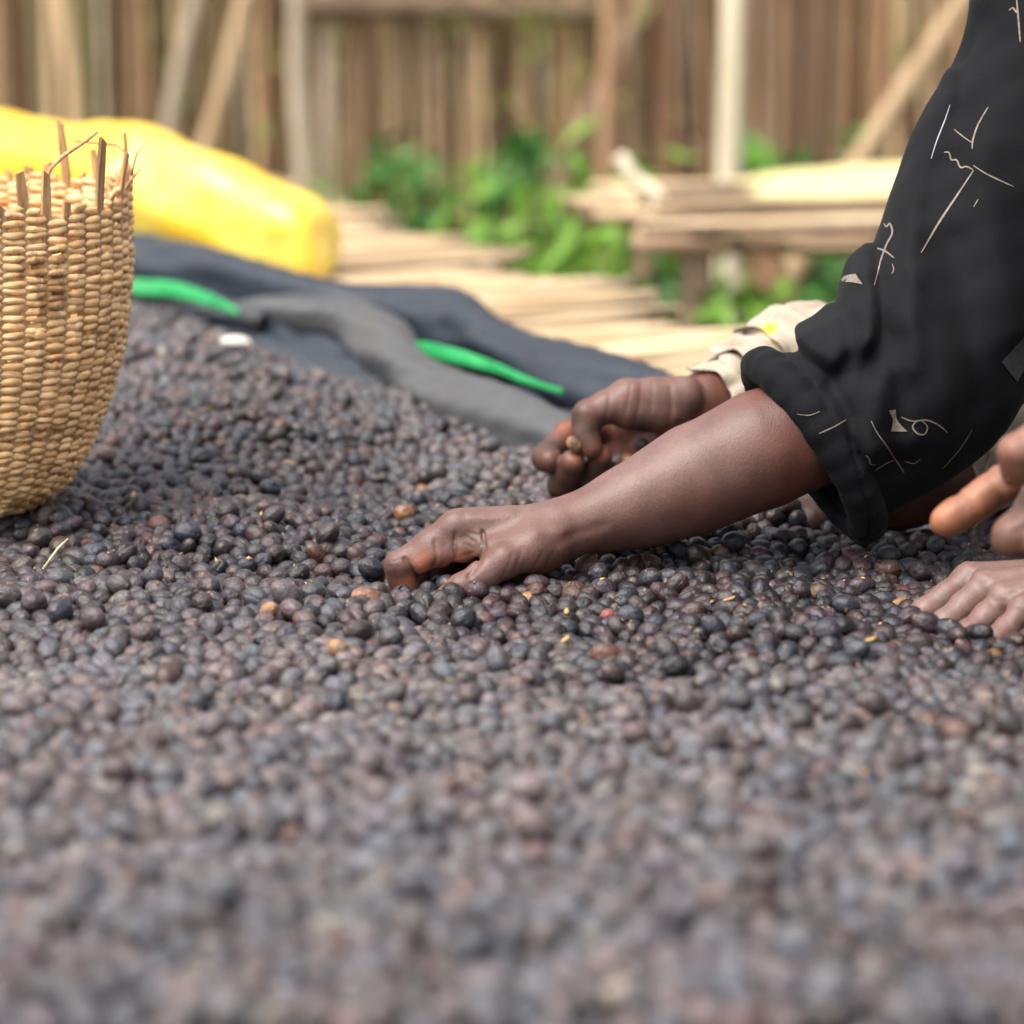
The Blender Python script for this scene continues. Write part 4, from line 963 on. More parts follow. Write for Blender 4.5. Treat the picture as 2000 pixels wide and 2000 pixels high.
for pts, w in [([(1020, 368), (985, 430), (968, 482), (966, 512)], 2.0), ([(903, 445), (935, 470), (965, 490)], 1.5), ([(868, 523), (885, 524), (893, 548), (912, 550), (925, 575), (945, 572), (968, 582)], 2.0),
               ([(970, 568), (1010, 595), (1060, 620), (1105, 640)], 1.8), ([(970, 585), (900, 690), (840, 780), (788, 868)], 2.4), ([(985, 685), (970, 710)], 1.2),
               ([(662, 765), (672, 778), (684, 768), (692, 800), (672, 840), (650, 900), (626, 980)], 2.3), ([(640, 852), (668, 862), (698, 885)], 2.2), ([(692, 905), (697, 925), (690, 940)], 1.4),
               ([(1092, 36), (1105, 28), (1118, 42), (1120, 20)], 2.0), ([(1118, 0), (1124, 70), (1130, 145)], 2.2), ([(440, 1486), (490, 1464), (530, 1440)], 1.5), ([(365, 1420), (405, 1424), (440, 1412)], 1.1),
               ([(720, 1430), (760, 1444), (805, 1440), (845, 1455), (878, 1482)], 1.8), ([(790, 1442), (810, 1462), (800, 1488), (775, 1486), (760, 1464), (772, 1446), (792, 1441)], 1.9),
               ([(618, 1445), (640, 1490), (680, 1545), (730, 1620)], 1.4), ([(600, 1560), (612, 1572), (616, 1590), (632, 1592)], 1.3), ([(628, 1614), (665, 1590), (695, 1577)], 1.3), ([(730, 1580), (765, 1588), (786, 1572)], 1.1),
               ([(962, 1475), (920, 1540), (860, 1608)], 1.0)]:
    print_line([C4(*q_) for q_ in pts], w)
print_line([C4(*q_) for q_ in [(888, 360), (870, 415), (842, 488), (824, 545)]], 1.2, 'thread')
print_patch([[C4(676, 1408), C4(690, 1438), C4(684, 1480)], [C4(700, 1404), C4(706, 1440), C4(742, 1480)]])
print_patch([[C4(1064, 1240), C4(1090, 1275), C4(1118, 1310)], [C4(1140, 1156), C4(1150, 1190), C4(1160, 1230)]], 'print_grey')
print_patch([[C4(502, 970), C4(528, 948), C4(565, 940)], [C4(503, 973), C4(545, 968), C4(590, 976)]])

# ---- person behind in the cream floral dress: open palm with picked cherries, other hand in shadow
def hand_B():
    Yb = 2.275
    metas = [(P(1370, 775, 2.285), P(1215, 790, 2.275), 16 * mm, 15 * mm), (P(1372, 800, 2.29), P(1190, 835, 2.315), 15 * mm, 12 * mm), (P(1374, 815, 2.29), P(1200, 868, 2.318), 15 * mm, 12 * mm),
             (P(1372, 830, 2.29), P(1222, 895, 2.312), 14 * mm, 11.5 * mm), (P(1372, 845, 2.285), P(1255, 915, 2.30), 14 * mm, 11 * mm)]
    fingers = [fin([(1330, 775, 2.268, 16), (1225, 778, 2.258, 14), (1148, 812, 2.250, 11.5), (1143, 850, 2.245, 9.5), (1156, 876, 2.240, 7.5)]),
               fin([(1190, 835, 2.315, 11.5), (1108, 848, 2.290, 10.2), (1066, 893, 2.262, 10.0), (1074, 900, 2.250, 9.3)]),
               fin([(1200, 868, 2.318, 11.5), (1118, 930, 2.290, 10.8), (1100, 945, 2.258, 11.0), (1118, 905, 2.243, 9.8)]),
               fin([(1222, 895, 2.312, 11), (1165, 950, 2.290, 10), (1155, 940, 2.260, 10), (1173, 892, 2.247, 8.8)]),
               fin([(1255, 915, 2.30, 10), (1210, 955, 2.285, 9), (1205, 945, 2.262, 8.6), (1228, 905, 2.252, 7.8)])]
    extras = [(P(1300, 800, 2.268), P(1225, 800, 2.256), 19 * mm, 14 * mm, 0.012), (P(1330, 868, 2.28), P(1270, 900, 2.285), 15 * mm, 13 * mm, 0.012)]
    arm = [((1375, 790, 2.290), 18), ((1440, 765, 2.30), 20), ((1560, 710, 2.335), 23), ((1760, 655, 2.41), 27)]
    arm2 = [((1372, 820, 2.292), 17), ((1440, 790, 2.302), 18), ((1560, 715, 2.335), 22)]
    A1 = [(P(*q), r_ * mm) for q, r_ in arm]; A2 = [(P(*q), r_ * mm) for q, r_ in arm2]
    h = hand_sdf(metas, fingers, extras, 0.010, 0.005, 0.0012)
    cr = polyline_fields([([(1232, 752), (1225, 790), (1212, 830)], .6 * mm, 1.2 * mm), ([(1252, 752), (1248, 790), (1236, 835)], .6 * mm, 1.2 * mm), ([(1275, 752), (1272, 800)], .5 * mm, 1.2 * mm),
                          ([(1192, 768), (1186, 800), (1180, 825)], .7 * mm, 1.5 * mm), ([(1310, 760), (1312, 800), (1305, 835)], .8 * mm, 2 * mm), ([(1325, 830), (1270, 860), (1215, 862)], 1.4 * mm, 3 * mm)], 2.25)
    def f(p): return smin(h(p), smin(chain(p, A1, .02), chain(p, A2, .02), .014), .012) + cr(p, 2.29) + .0005 * wob(p, 140, 12)
    obst(metas, fingers)
    return sdf_mesh(f, (P(1015, 900, 2.25)[0], 2.21, P(1100, 995, 2.25)[2]), (P(1800, 600, 2.42)[0], 2.45, P(1600, 590, 2.4)[2] + 0.01), 0.0016)
def hand_B_left():
    metas = [(P(1650, 965, 2.165), P(1545, 1012, 2.135), 15 * mm, 12 * mm), (P(1652, 968, 2.175), P(1540, 1010, 2.155), 15 * mm, 12 * mm), (P(1654, 968, 2.185), P(1545, 1006, 2.175), 15 * mm, 12 * mm)]
    fingers = [fin([(1545, 1012, 2.135, 11), (1500, 1045, 2.125, 9.5), (1490, 1080, 2.125, 8)]), fin([(1540, 1010, 2.15, 11), (1492, 1040, 2.145, 9.5), (1478, 1078, 2.145, 8)]), fin([(1545, 1006, 2.172, 11), (1500, 1034, 2.165, 9.5), (1488, 1070, 2.165, 8)]),
               fin([(1555, 1003, 2.19, 10), (1512, 1030, 2.188, 8.8), (1500, 1060, 2.19, 7.5)]), fin([(1625, 990, 2.15, 13), (1585, 1020, 2.13, 10.5), (1555, 1050, 2.12, 9)])]
    arm = [((1650, 975, 2.17), 20), ((1750, 955, 2.185), 26), ((1900, 915, 2.21), 34), ((2080, 850, 2.26), 35), ((2180, 815, 2.30), 37)]
    A1 = [(P(*q), r_ * mm) for q, r_ in arm]; h = hand_sdf(metas, fingers, [])
    def f(p): return smin(h(p), chain(p, A1, .02), .012) + .0005 * wob(p, 140, 13)
    obst(metas, fingers)
    for (a, ra), (b, rb) in zip(A1[:-1], A1[1:]): OBST.append((a, b, ra, rb))
    return sdf_mesh(f, (P(1415, 1000, 2.1)[0], 2.06, -0.03), (P(2260, 800, 2.3)[0], 2.36, P(2150, 740, 2.3)[2]), 0.0025)
shBr, shBl = P(2080, 40, 2.56), P(2420, 160, 2.32); elB = P(1800, 655, 2.425); elBl = P(2230, 800, 2.33); hipB = np.array([0.90, 2.62, -0.06]); headB = np.array([0.52, 2.46, 0.70])
grime_shadeB = [(P(1066, 905, 2.255), 0.016), (P(1098, 950, 2.25), 0.022), (P(1155, 940, 2.255), 0.018), (P(1120, 815, 2.245), 0.013), (P(1145, 845, 2.24), 0.012), (P(1205, 945, 2.25), 0.015), (P(1172, 832, 2.245), 0.010), (P(1250, 845, 2.25), 0.012)]  # dirt on the fingers; last spot paints the shadow under the thumb pad
palmB = [(P(1300, 870, 2.27), 0.030), (P(1340, 860, 2.27), 0.025), (P(1112, 838, 2.275), 0.014), (P(1124, 893, 2.235), 0.006), (P(1174, 888, 2.238), 0.006), (P(1090, 890, 2.25), 0.006), (P(1230, 900, 2.243), 0.007)]
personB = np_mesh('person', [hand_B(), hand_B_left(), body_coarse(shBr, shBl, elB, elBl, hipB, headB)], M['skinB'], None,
                  {'palm': lambda v: 0.5 * near(v, palmB), 'dust': lambda v: near(v, [(P(1240, 770, 2.24), 0.04), (P(1330, 760, 2.25), 0.03)]), 'grime_shade': lambda v: 0.97 * near(v, grime_shadeB + [(P(1080, 890, 2.26), 0.02), (P(1110, 930, 2.255), 0.025), (P(1160, 925, 2.25), 0.02)] + [(P(1540, 1010, 2.14), 0.06), (P(1640, 985, 2.15), 0.05)])})  # the last spots paint the sleeve's shade onto the left hand
tag(personB, 'person in a cream floral dress behind the black sleeve, cupped grimy hand holding picked cherries', 'person', 'workers leaning over the drying table')
SB = [(P(1440, 765, 2.301), .0275), (P(1500, 732, 2.318), .031), (P(1560, 700, 2.335), .033), (P(1790, 655, 2.42), .040), (P(1945, 400, 2.49), .056), (shBr, .066)]
SB2 = [(P(1892, 903, 2.207), .043), (P(1980, 876, 2.23), .047), (P(2080, 850, 2.26), .048), (elBl, .055), (P(2330, 480, 2.33), .06), (shBl, .066)]
def f_sb(p):
    d = np.minimum(chain(p, SB, .03) + .0028 * np.sin(p[:, 0] * 210 + p[:, 2] * 120 + 3 * np.sin(p[:, 1] * 90)) + .003 * wob(p, 70, 15), chain(p, SB2, .03) + .003 * wob(p, 60, 16))
    d = smax(d, -cone(p, P(1350, 795, 2.28), P(1452, 760, 2.305), .024, .024), .003)
    return smax(d, -cone(p, P(1790, 934, 2.19), P(1900, 902, 2.208), .037, .037), .003)
sbm = sdf_mesh(f_sb, (P(1400, 700, 2.3)[0], 2.13, P(1900, 985, 2.2)[2]), (P(2560, 0, 2.4)[0], 2.66, P(2080, -100, 2.56)[2]), 0.0036, slack=1.9)
dress = np_mesh('dress', [sbm, dress_coarse(shBr, shBl, hipB, gz)], M['floral'], personB); dress['label'] = 'cream dress printed with yellow and dark flowers'
# frilled cuff edge
def frill(center, axis, r0, r1, n, mat, parent, seed):
    rr = random.Random(seed); axis = Vector(axis).normalized(); a = axis.orthogonal().normalized(); b = axis.cross(a); mb = MB(); K = 96; R = 7
    ph = rr.uniform(0, 6)
    for i_ in range(K):
        an = 2 * math.pi * i_ / K
        for j_ in range(R):
            f_ = j_ / (R - 1); ru = math.sin(an * n + ph + 0.8 * math.sin(an * 3)) * f_; rad = r0 + (r1 - r0) * f_ + 0.0026 * ru
            c = Vector(center) + axis * (-0.020 * f_ + 0.0055 * f_ * math.sin(an * n * 0.5 + 1) + 0.004 * f_ * math.sin(an * 7))
            mb.v.append(tuple(c + a * (rad * math.cos(an)) + b * (rad * math.sin(an))))
    for i_ in range(K):
        for j_ in range(R - 1): mb.f.append((i_ * R + j_, ((i_ + 1) % K) * R + j_, ((i_ + 1) % K) * R + j_ + 1, i_ * R + j_ + 1))
    o = mb.build('frill', mat, parent); sm = o.modifiers.new('thick', 'SOLIDIFY'); sm.thickness = 0.0012
axB = P(1560, 690, 2.335) - P(1420, 772, 2.298)
frill(P(1432, 768, 2.300), axB, .027, .031, 9, M['white_cloth'], dress, 1)
frill(P(1530, 712, 2.327), axB, .033, .041, 9, M['floral'], dress, 2)
frill(P(1480, 742, 2.313), axB, .030, .037, 8, M['floral'], dress, 5)
frill(P(1896, 902, 2.208), P(2080, 850, 2.26) - P(1900, 905, 2.21), .041, .047, 9, M['floral'], dress, 3)

# ---- third person: only the pinching fingers are in the frame
def hand_C():
    y0 = 1.75
    metas = [(P(2190, 905, 1.760), P(2060, 900, 1.768), 17 * mm, 13 * mm), (P(2192, 915, 1.750), P(2050, 925, 1.752), 16 * mm, 12.5 * mm), (P(2195, 930, 1.738), P(2060, 955, 1.738), 16 * mm, 12 * mm), (P(2195, 945, 1.726), P(2075, 985, 1.726), 15 * mm, 11 * mm)]
    fingers = [fin([(2060, 900, 1.772, 12.5), (1958, 945, 1.772, 10.6), (1893, 990, 1.768, 10.0), (1846, 1018, 1.765, 9.2)]),
               fin([(2050, 925, 1.752, 12.5), (2030, 985, 1.735, 11.5), (1998, 1035, 1.728, 12.5), (1975, 1050, 1.726, 11.5)]),
               fin([(2060, 955, 1.738, 12), (2050, 1030, 1.725, 11), (2035, 1065, 1.715, 10.5)]), fin([(2075, 985, 1.726, 11), (2075, 1045, 1.712, 10), (2065, 1075, 1.705, 9)]),
               fin([(2110, 870, 1.735, 15), (2030, 862, 1.722, 12), (1985, 885, 1.718, 10.5), (1982, 925, 1.722, 8.2)])]
    arm = [((2190, 920, 1.745), 20), ((2320, 880, 1.72), 25), ((2600, 760, 1.66), 35), ((2800, 680, 1.62), 38)]
    A1 = [(P(*q), r_ * mm) for q, r_ in arm]; h = hand_sdf(metas, fingers, [])
    cr = polyline_fields([([(1872, 975), (1895, 1002), (1915, 1025)], 1.1 * mm, 1.6 * mm), ([(1880, 970), (1903, 996)], .7 * mm, 1.1 * mm), ([(1938, 935), (1955, 960), (1965, 985)], 1.1 * mm, 1.8 * mm), ([(1948, 930), (1966, 955)], .7 * mm, 1.1 * mm), ([(1960, 1010), (1990, 1000), (2030, 1010)], .8 * mm, 1.6 * mm)], 1.755)
    def f(p): return smin(h(p), chain(p, A1, .02), .012) + cr(p, 1.79) + .0007 * wob(p, 140, 17)
    return sdf_mesh(f, (P(1800, 1000, 1.75)[0], 1.56, P(1960, 1110, 1.72)[2]), (P(2920, 700, 1.62)[0], 1.81, P(2800, 560, 1.62)[2]), 0.0022)
shCr, shCl = np.array([0.66, 1.68, 0.52]), np.array([0.72, 1.34, 0.52]); elC = P(2800, 680, 1.62); elCl = np.array([0.62, 1.28, 0.24]); hipC = np.array([1.12, 1.48, -0.06]); headC = np.array([0.62, 1.5, 0.80])
palmC = [(P(1846, 1018, 1.765), 0.028), (P(1910, 985, 1.77), 0.025), (P(1985, 930, 1.715), 0.010)]
def lowerarm_left(p): return cone(p, elCl, np.array([0.50, 1.30, 0.10]), .038, .022)
handCl = sdf_mesh(lambda p: smin(smin(lowerarm_left(p), cone(p, np.array([0.50, 1.30, 0.10]), np.array([0.45, 1.30, 0.05]), .024, .03), .02), np.minimum.reduce([cone(p, np.array([0.45, 1.27 + 0.02 * i_, 0.05]), np.array([0.41, 1.265 + 0.022 * i_, 0.012]), .010, .008) for i_ in range(4)] + [cone(p, np.array([0.46, 1.335, 0.06]), np.array([0.425, 1.36, 0.03]), .011, .009)]), .006), (0.38, 1.2, -0.01), (0.68, 1.4, 0.3), 0.005, slack=2)
personC = np_mesh('person', [hand_C(), handCl, body_coarse(shCr, shCl, elC, elCl, hipC, headC)], M['skinC'], None, {'palm': lambda v: 0.62 * near(v, palmC), 'dust': lambda v: np.zeros(len(v)), 'grime_shade': lambda v: 0.6 * near(v, [(P(1985, 1050, 1.715), 0.055), (P(1935, 975, 1.76), 0.010)])})
tag(personC, 'person at the frame edge, seen only by an outstretched orange-lit finger and pinching thumb', 'person', 'workers leaning over the drying table')
np_mesh('dress', [dress_coarse(shCr, shCl, hipC, gz, r_sh=0.08)], M['plain_cloth'], personC)
nb = MB()
for i_ in range(9):
    for j_ in range(7):
        u_, w_ = (i_ / 8 - 0.5) * 2, (j_ / 6 - 0.5) * 2; c = P(1978 + u_ * 12, 918 + w_ * 20, 1.7135 - 0.0004); nb.v.append((c[0], c[1] + 0.0016 * (u_ * u_) + 0.0015 * max(0, w_), c[2]))
for i_ in range(8):
    for j_ in range(6): nb.f.append((i_ * 7 + j_, (i_ + 1) * 7 + j_, (i_ + 1) * 7 + j_ + 1, i_ * 7 + j_ + 1))
M['nail'] = simple('fingernail', [(0.3, (0.42, 0.24, 0.16)), (0.7, (0.52, 0.33, 0.22))], 80, 0.35, bstr=0)
nb.build('fingernail', M['nail'], personC)

# ================================================================== the coffee cherries
def cherry_mesh(name, seed, mat):
    rr = np.random.default_rng(seed); bm = bmesh.new(); bmesh.ops.create_icosphere(bm, subdivisions=4, radius=1.0)
    a, b, c = 0.0081 * rr.uniform(0.92, 1.1), 0.0063 * rr.uniform(0.923, 1.06), 0.0063 * rr.uniform(0.92, 1.05)
    ph = rr.uniform(0, 6.28, 8); dent = rr.normal(size=(4, 3)); dent /= np.linalg.norm(dent, axis=1)[:, None]; da = rr.uniform(0.02, 0.13, 4); dw = rr.uniform(0.25, 0.5, 4)
    groove = rr.random() < 0.45; ga = rr.uniform(0, 6.28); ridg = rr.random() < 0.6; gd_ = rr.choice([0.07, 0.11, 0.2])
    for v in bm.verts:
        n = np.array(v.co); k_ = 1.0
        for i_ in range(4): k_ -= da[i_] * math.exp(-((1 - n @ dent[i_]) / dw[i_] ** 2) * 2.0)
        an = math.atan2(n[2], n[1]); side = math.sqrt(max(0, 1 - n[0] ** 2))
        if ridg: k_ += (0.021 * math.sin(an * 7 + ph[0] + n[0] * 2.5) + 0.013 * math.sin(an * 15 + ph[1] - n[0] * 3)) * side
        if groove: k_ -= gd_ * math.exp(-((math.atan2(math.sin(an - ga), math.cos(an - ga))) / 0.12) ** 2) * side
        k_ += 0.012 * math.sin(n[0] * 5 + ph[2]) * math.sin(n[1] * 6 + ph[3])
        p = n * k_ * (a, b, c)
        if n[0] > 0.95: p[0] += 0.0007 * (n[0] - 0.95) / 0.05 - 0.0006 * (n[0] > 0.995)
        if n[0] < -0.96: p[0] += 0.0006 * (-n[0] - 0.96) / 0.04
        v.co = p
    me = bpy.data.meshes.new(name); bm.to_mesh(me); bm.free(); me.polygons.foreach_set('use_smooth', [True] * len(me.polygons)); me.materials.append(mat); return me
NVAR = 14
var1 = [cherry_mesh('coffee_cherry', 100 + i_, M['cherry1']) for i_ in range(NVAR)]

# lay out about three layers, then let them settle against each other, the net, the hands and the basket
sp = 0.0131; LAY = 3
gx = np.arange(-0.85, 0.62, sp); gy = np.arange(1.02, 3.7, sp)
GX, GY = np.meshgrid(gx, gy); pts = []
for l_ in range(LAY):
    x_ = GX + RNG.uniform(-0.5, 0.5, GX.shape) * sp + (l_ % 2) * sp / 2; y_ = GY + RNG.uniform(-0.5, 0.5, GX.shape) * sp
    pts.append(np.stack([x_.ravel(), y_.ravel(), np.full(x_.size, l_, float)], 1))
pts = np.concatenate(pts)
s_, t_ = ST(pts[:, 0], pts[:, 1])
lim = 0.168 * (pts[:, 1] * 1.03 + 0.05) + 0.10
keep = (t_ < edge_t(s_) + 0.006) & (np.abs(pts[:, 0]) < lim) & (s_ < 1.35)
keep &= RNG.random(len(pts)) < np.where(pts[:, 2] == LAY - 1, 0.50 + 0.55 * rough2(pts[:, 0], pts[:, 1], 75, 31), 1.0)
thin = np.clip((edge_t(s_) - t_) / 0.04, 0, 1)           # fewer layers towards the edge
keep &= (pts[:, 2] < 0.5) | (RNG.random(len(pts)) < thin)
pts = pts[keep]
rad = RNG.normal(0.00648, 0.00055, len(pts)).clip(0.0050, 0.0080)
def floor_z(x_, y_): return surf(x_, y_) - 0.0295
pts[:, 2] = floor_z(pts[:, 0], pts[:, 1]) + rad + pts[:, 2] * 0.0118 + RNG.uniform(0, 0.003, len(pts))
OA = [(np.asarray(a, float), np.asarray(b, float), ra, rb) for a, b, ra, rb in OBST]
def push_solids(p, r_):
    for a, b, ra, rb in OA:
        rm = max(ra, rb) + 0.01; lo_ = np.minimum(a, b) - rm; hi_ = np.maximum(a, b) + rm
        m = np.where(((p > lo_) & (p < hi_)).all(1))[0]
        if not len(m): continue
        q = p[m]; ab = b - a; t = np.clip((q - a) @ ab / max(ab @ ab, 1e-12), 0, 1); e = q - a - t[:, None] * ab
        d = np.linalg.norm(e, axis=1) + 1e-9; need = ra + (rb - ra) * t + r_[m] * 0.92 - d; k_ = need > 0
        mv = e[k_] / d[k_][:, None] * need[k_][:, None]
        mv[:, 2] = np.clip(mv[:, 2], -0.004, 0.004)
        p[m[k_]] += mv
    # basket
    q = p - np.array([BX, BY, BZ]); rb = np.interp(q[:, 2], prof_z, prof_r) + 0.004; d = np.hypot(q[:, 0], q[:, 1]) + 1e-9
    k_ = (q[:, 2] > -0.004) & (d < rb + r_)
    f_ = (rb + r_ - d)[k_]; p[k_, 0] += q[k_, 0] / d[k_] * f_; p[k_, 1] += q[k_, 1] / d[k_] * f_
def pairs_of(p, cell):
    c = np.floor(p / cell).astype(np.int64); c -= c.min(0) - 1; n = c.max(0) + 2
    key = (c[:, 0] * n[1] + c[:, 1]) * n[2] + c[:, 2]; order = np.argsort(key, kind='stable'); ks = key[order]
    I, J = [], []
    offs = [(dx, dy, dz) for dx in (-1, 0, 1) for dy in (-1, 0, 1) for dz in (-1, 0, 1) if (dx, dy, dz) > (0, 0, 0)]
    for o in offs + [(0, 0, 0)]:
        kk = key + (o[0] * n[1] + o[1]) * n[2] + o[2]; a = np.searchsorted(ks, kk, 'left'); b = np.searchsorted(ks, kk, 'right')
        for m in range(int((b - a).max()) if len(a) else 0):
            w = np.where(a + m < b)[0]; j = order[a[w] + m]
            if o == (0, 0, 0): g_ = j > w; w, j = w[g_], j[g_]
            I.append(w); J.append(j)
    return np.concatenate(I), np.concatenate(J)
ITER = 34
for it in range(ITER):
    if it % 3 == 0: I, J = pairs_of(pts, 0.0172)
    pts[:, 2] -= 0.0012 if it < ITER - 8 else 0.0003
    e = pts[I] - pts[J]; d = np.sqrt((e * e).sum(1)) + 1e-9; need = rad[I] + rad[J] - d; k_ = need > 0
    mv = e[k_] / d[k_][:, None] * (need[k_] * 0.42)[:, None]
    for ax_ in range(3):
        pts[:, ax_] += np.bincount(I[k_], mv[:, ax_], len(pts)) - np.bincount(J[k_], mv[:, ax_], len(pts))
    push_solids(pts, rad)
    pts[:, 2] = np.maximum(pts[:, 2], floor_z(pts[:, 0], pts[:, 1]) + rad * 0.7)
hgt = pts[:, 2] - surf(pts[:, 0], pts[:, 1])
inq = (pts[:, 0] - BX) ** 2 + (pts[:, 1] - BY) ** 2 < 0.03 ** 2
ok = (hgt < 0.03) & ~inq
pts, rad = pts[ok], rad[ok]; N = len(pts)

# looks: colour families, dust where the cherries have lain untouched, darker freshly turned patches
fam = np.array([(0.026, 0.032, 0.044), (0.052, 0.030, 0.037), (0.015, 0.013, 0.015), (0.075, 0.036, 0.031), (0.042, 0.029, 0.024), (0.13, 0.050, 0.032), (0.34, 0.17, 0.06)])
fi = RNG.choice(len(fam), N, p=[0.23, 0.25, 0.20, 0.15, 0.10, 0.064, 0.006])
fi = np.where((fi == 6) & (pts[:, 1] < 1.75), 3, fi)
tint = np.array([0.66, 0.66, 0.70]) * fam[fi] * RNG.uniform(0.6, 1.5, (N, 1)) * RNG.uniform(0.9, 1.1, (N, 3))
fresh = 0.55 * np.clip(1.25 - np.abs(pts[:, 1] - 2.08) / 0.32, 0, 1)
for a, b, r_ in ((430, 850, 0.22), (700, 1010, 0.20), (300, 1050, 0.16), (1250, 1080, 0.16), (1600, 1080, 0.20), (1800, 1180, 0.20), (1350, 1200, 0.16), (1000, 1180, 0.10)):
    g_ = G(a, b); fresh = np.maximum(fresh, np.exp(-((pts[:, 0] - g_[0]) ** 2 + ((pts[:, 1] - g_[1]) * 0.75) ** 2) / r_ ** 2 * 1.6))
fresh = np.clip(fresh + 0.25 * rough2(pts[:, 0], pts[:, 1], 35, 9), 0, 1)
dust = (0.84 - 0.92 * np.minimum(fresh * 1.15, 1)) * RNG.beta(1.3, 1.3, N) * 1.4
dust = np.clip(np.where(fi == 6, 0.15, dust), 0.02, 0.95)
rot = np.stack([RNG.uniform(0, 6.28, N), RNG.normal(0, 0.45, N), RNG.uniform(0, 6.28, N)], 1)
scl = rad / 0.00648 * 1.035
px_, py_, dep_ = proj(pts)
top = pts[:, 2] > surf(pts[:, 0], pts[:, 1]) - 0.0145
# things of their own: the nearest in the picture, plus singular ones near the hand
inframe = top & (px_ > -10) & (px_ < 2010) & (py_ > 0) & (py_ < 2005)
order = np.argsort(np.where(inframe, pts[:, 1] - 0.9 * pts[:, 2], 99)); single = list(order[:292])
def nearest_top(a, b):
    d = (px_ - a) ** 2 + (py_ - b) ** 2 + np.where(top, 0, 1e6) + dep_ * 3000; return int(np.argmin(d))
def one(i_, seed, tnt=None, dst=None, sc_=1.0):
    o = bpy.data.objects.new('coffee_cherry', var1[seed % NVAR]); o.location = pts[i_]; o.rotation_euler = rot[i_]; o.scale = (scl[i_] * sc_,) * 3
    tt_ = tint[i_] if tnt is None else tnt; o.color = (*[float(v) for v in tt_], float(dust[i_] if dst is None else dst)); return link(o)
GRP = 'dried coffee cherries on the bed'
spec = []
for (a, b), tnt, dst, sc_, lab in [((1157, 1098), (0.38, 0.17, 0.07), 0.15, 1.05, 'tan-orange dried cherry with a stem tip lying against the forearm'),
                                   ((1028, 1168), (0.46, 0.22, 0.05), 0.1, 0.8, 'small orange cherry just below the reaching hand'),
                                   ((1175, 1208), (0.26, 0.05, 0.045), 0.2, 1.0, 'single reddish pink cherry on the bed below the forearm'),
                                   ((1035, 1212), (0.022, 0.026, 0.028), 0.1, 1.25, 'largest glossy black cherry below the reaching hand'),
                                   ((522, 1196), (0.40, 0.18, 0.05), 0.2, 0.8, 'orange cherry on the bed left of the reaching hand'),
                                   ((505, 985), (0.03, 0.02, 0.022), 0.25, 1.2, 'large dark cherry perched on the mound between basket and hand'),
                                   ((1745, 1182), (0.55, 0.28, 0.07), 0.1, 0.9, 'yellow-orange cherry beside the knuckles of the half-buried hand')]:
    j = nearest_top(a, b)
    if j in spec: continue
    spec.append(j); o = one(j, j, tnt, dst, sc_); tag(o, lab, 'coffee cherry', GRP)
single = [i_ for i_ in single if i_ not in spec]
for i_ in single:
    tag(one(i_, int(i_)), 'dusty dark dried coffee cherry in the blurred nearest rows of the bed', 'coffee cherry', GRP)
proto = [o for o in COL.objects if o.name.startswith('coffee_cherry')]
# all the others: one mass
rest = np.ones(N, bool); rest[single] = False; rest[spec] = False
me = bpy.data.meshes.new('coffee_cherries'); R = np.where(rest)[0]
me.vertices.add(len(R)); me.vertices.foreach_set('co', pts[R].astype(np.float32).ravel())
def att(n_, typ, field, arr):
    a = me.attributes.new(n_, typ, 'POINT'); a.data.foreach_set(field, np.ascontiguousarray(arr).astype(np.float32 if typ != 'INT' else np.int32).ravel())
att('rot', 'FLOAT_VECTOR', 'vector', rot[R]); att('scl', 'FLOAT', 'value', scl[R]); att('vidx', 'INT', 'value', RNG.integers(0, NVAR, len(R)))
att('tint', 'FLOAT_COLOR', 'color', np.concatenate([tint[R], np.ones((len(R), 1))], 1)); att('dust', 'FLOAT', 'value', dust[R]); att('seed', 'FLOAT', 'value', RNG.random(len(R)))
mass = link(bpy.data.objects.new('coffee_cherries', me)); me.materials.append(M['cherry'])
tag(mass, 'dark dried coffee cherries spread in a thick bumpy layer over the bed', 'coffee cherries', kind='stuff')
ng = bpy.data.node_groups.new('scatter_cherries', 'GeometryNodeTree')
ng.interface.new_socket('Geometry', in_out='INPUT', socket_type='NodeSocketGeometry'); ng.interface.new_socket('Geometry', in_out='OUTPUT', socket_type='NodeSocketGeometry')
gi = ng.nodes.new('NodeGroupInput'); go = ng.nodes.new('NodeGroupOutput'); iop = ng.nodes.new('GeometryNodeInstanceOnPoints'); jn = ng.nodes.new('GeometryNodeJoinGeometry'); sm_ = ng.nodes.new('GeometryNodeSetMaterial')
sm_.inputs['Material'].default_value = M['cherry']
seen = {}
for o in proto: seen.setdefault(o.data.name, o)
for o in list(seen.values())[:NVAR]:
    oi = ng.nodes.new('GeometryNodeObjectInfo'); oi.transform_space = 'ORIGINAL'; oi.inputs['Object'].default_value = o; oi.inputs['As Instance'].default_value = False
    g2 = ng.nodes.new('GeometryNodeGeometryToInstance'); s2 = ng.nodes.new('GeometryNodeSetMaterial'); s2.inputs['Material'].default_value = M['cherry']
    ng.links.new(oi.outputs['Geometry'], s2.inputs['Geometry']); ng.links.new(s2.outputs[0], g2.inputs[0]); ng.links.new(g2.outputs[0], jn.inputs[0])
def named(n_, dt):
    a = ng.nodes.new('GeometryNodeInputNamedAttribute'); a.data_type = dt; a.inputs['Name'].default_value = n_; return a.outputs['Attribute']
ng.links.new(gi.outputs[0], iop.inputs['Points']); ng.links.new(jn.outputs[0], iop.inputs['Instance'])
iop.inputs['Pick Instance'].default_value = True; ng.links.new(named('vidx', 'INT'), iop.inputs['Instance Index'])
e2r = ng.nodes.new('FunctionNodeEulerToRotation'); ng.links.new(named('rot', 'FLOAT_VECTOR'), e2r.inputs[0]); ng.links.new(e2r.outputs[0], iop.inputs['Rotation'])
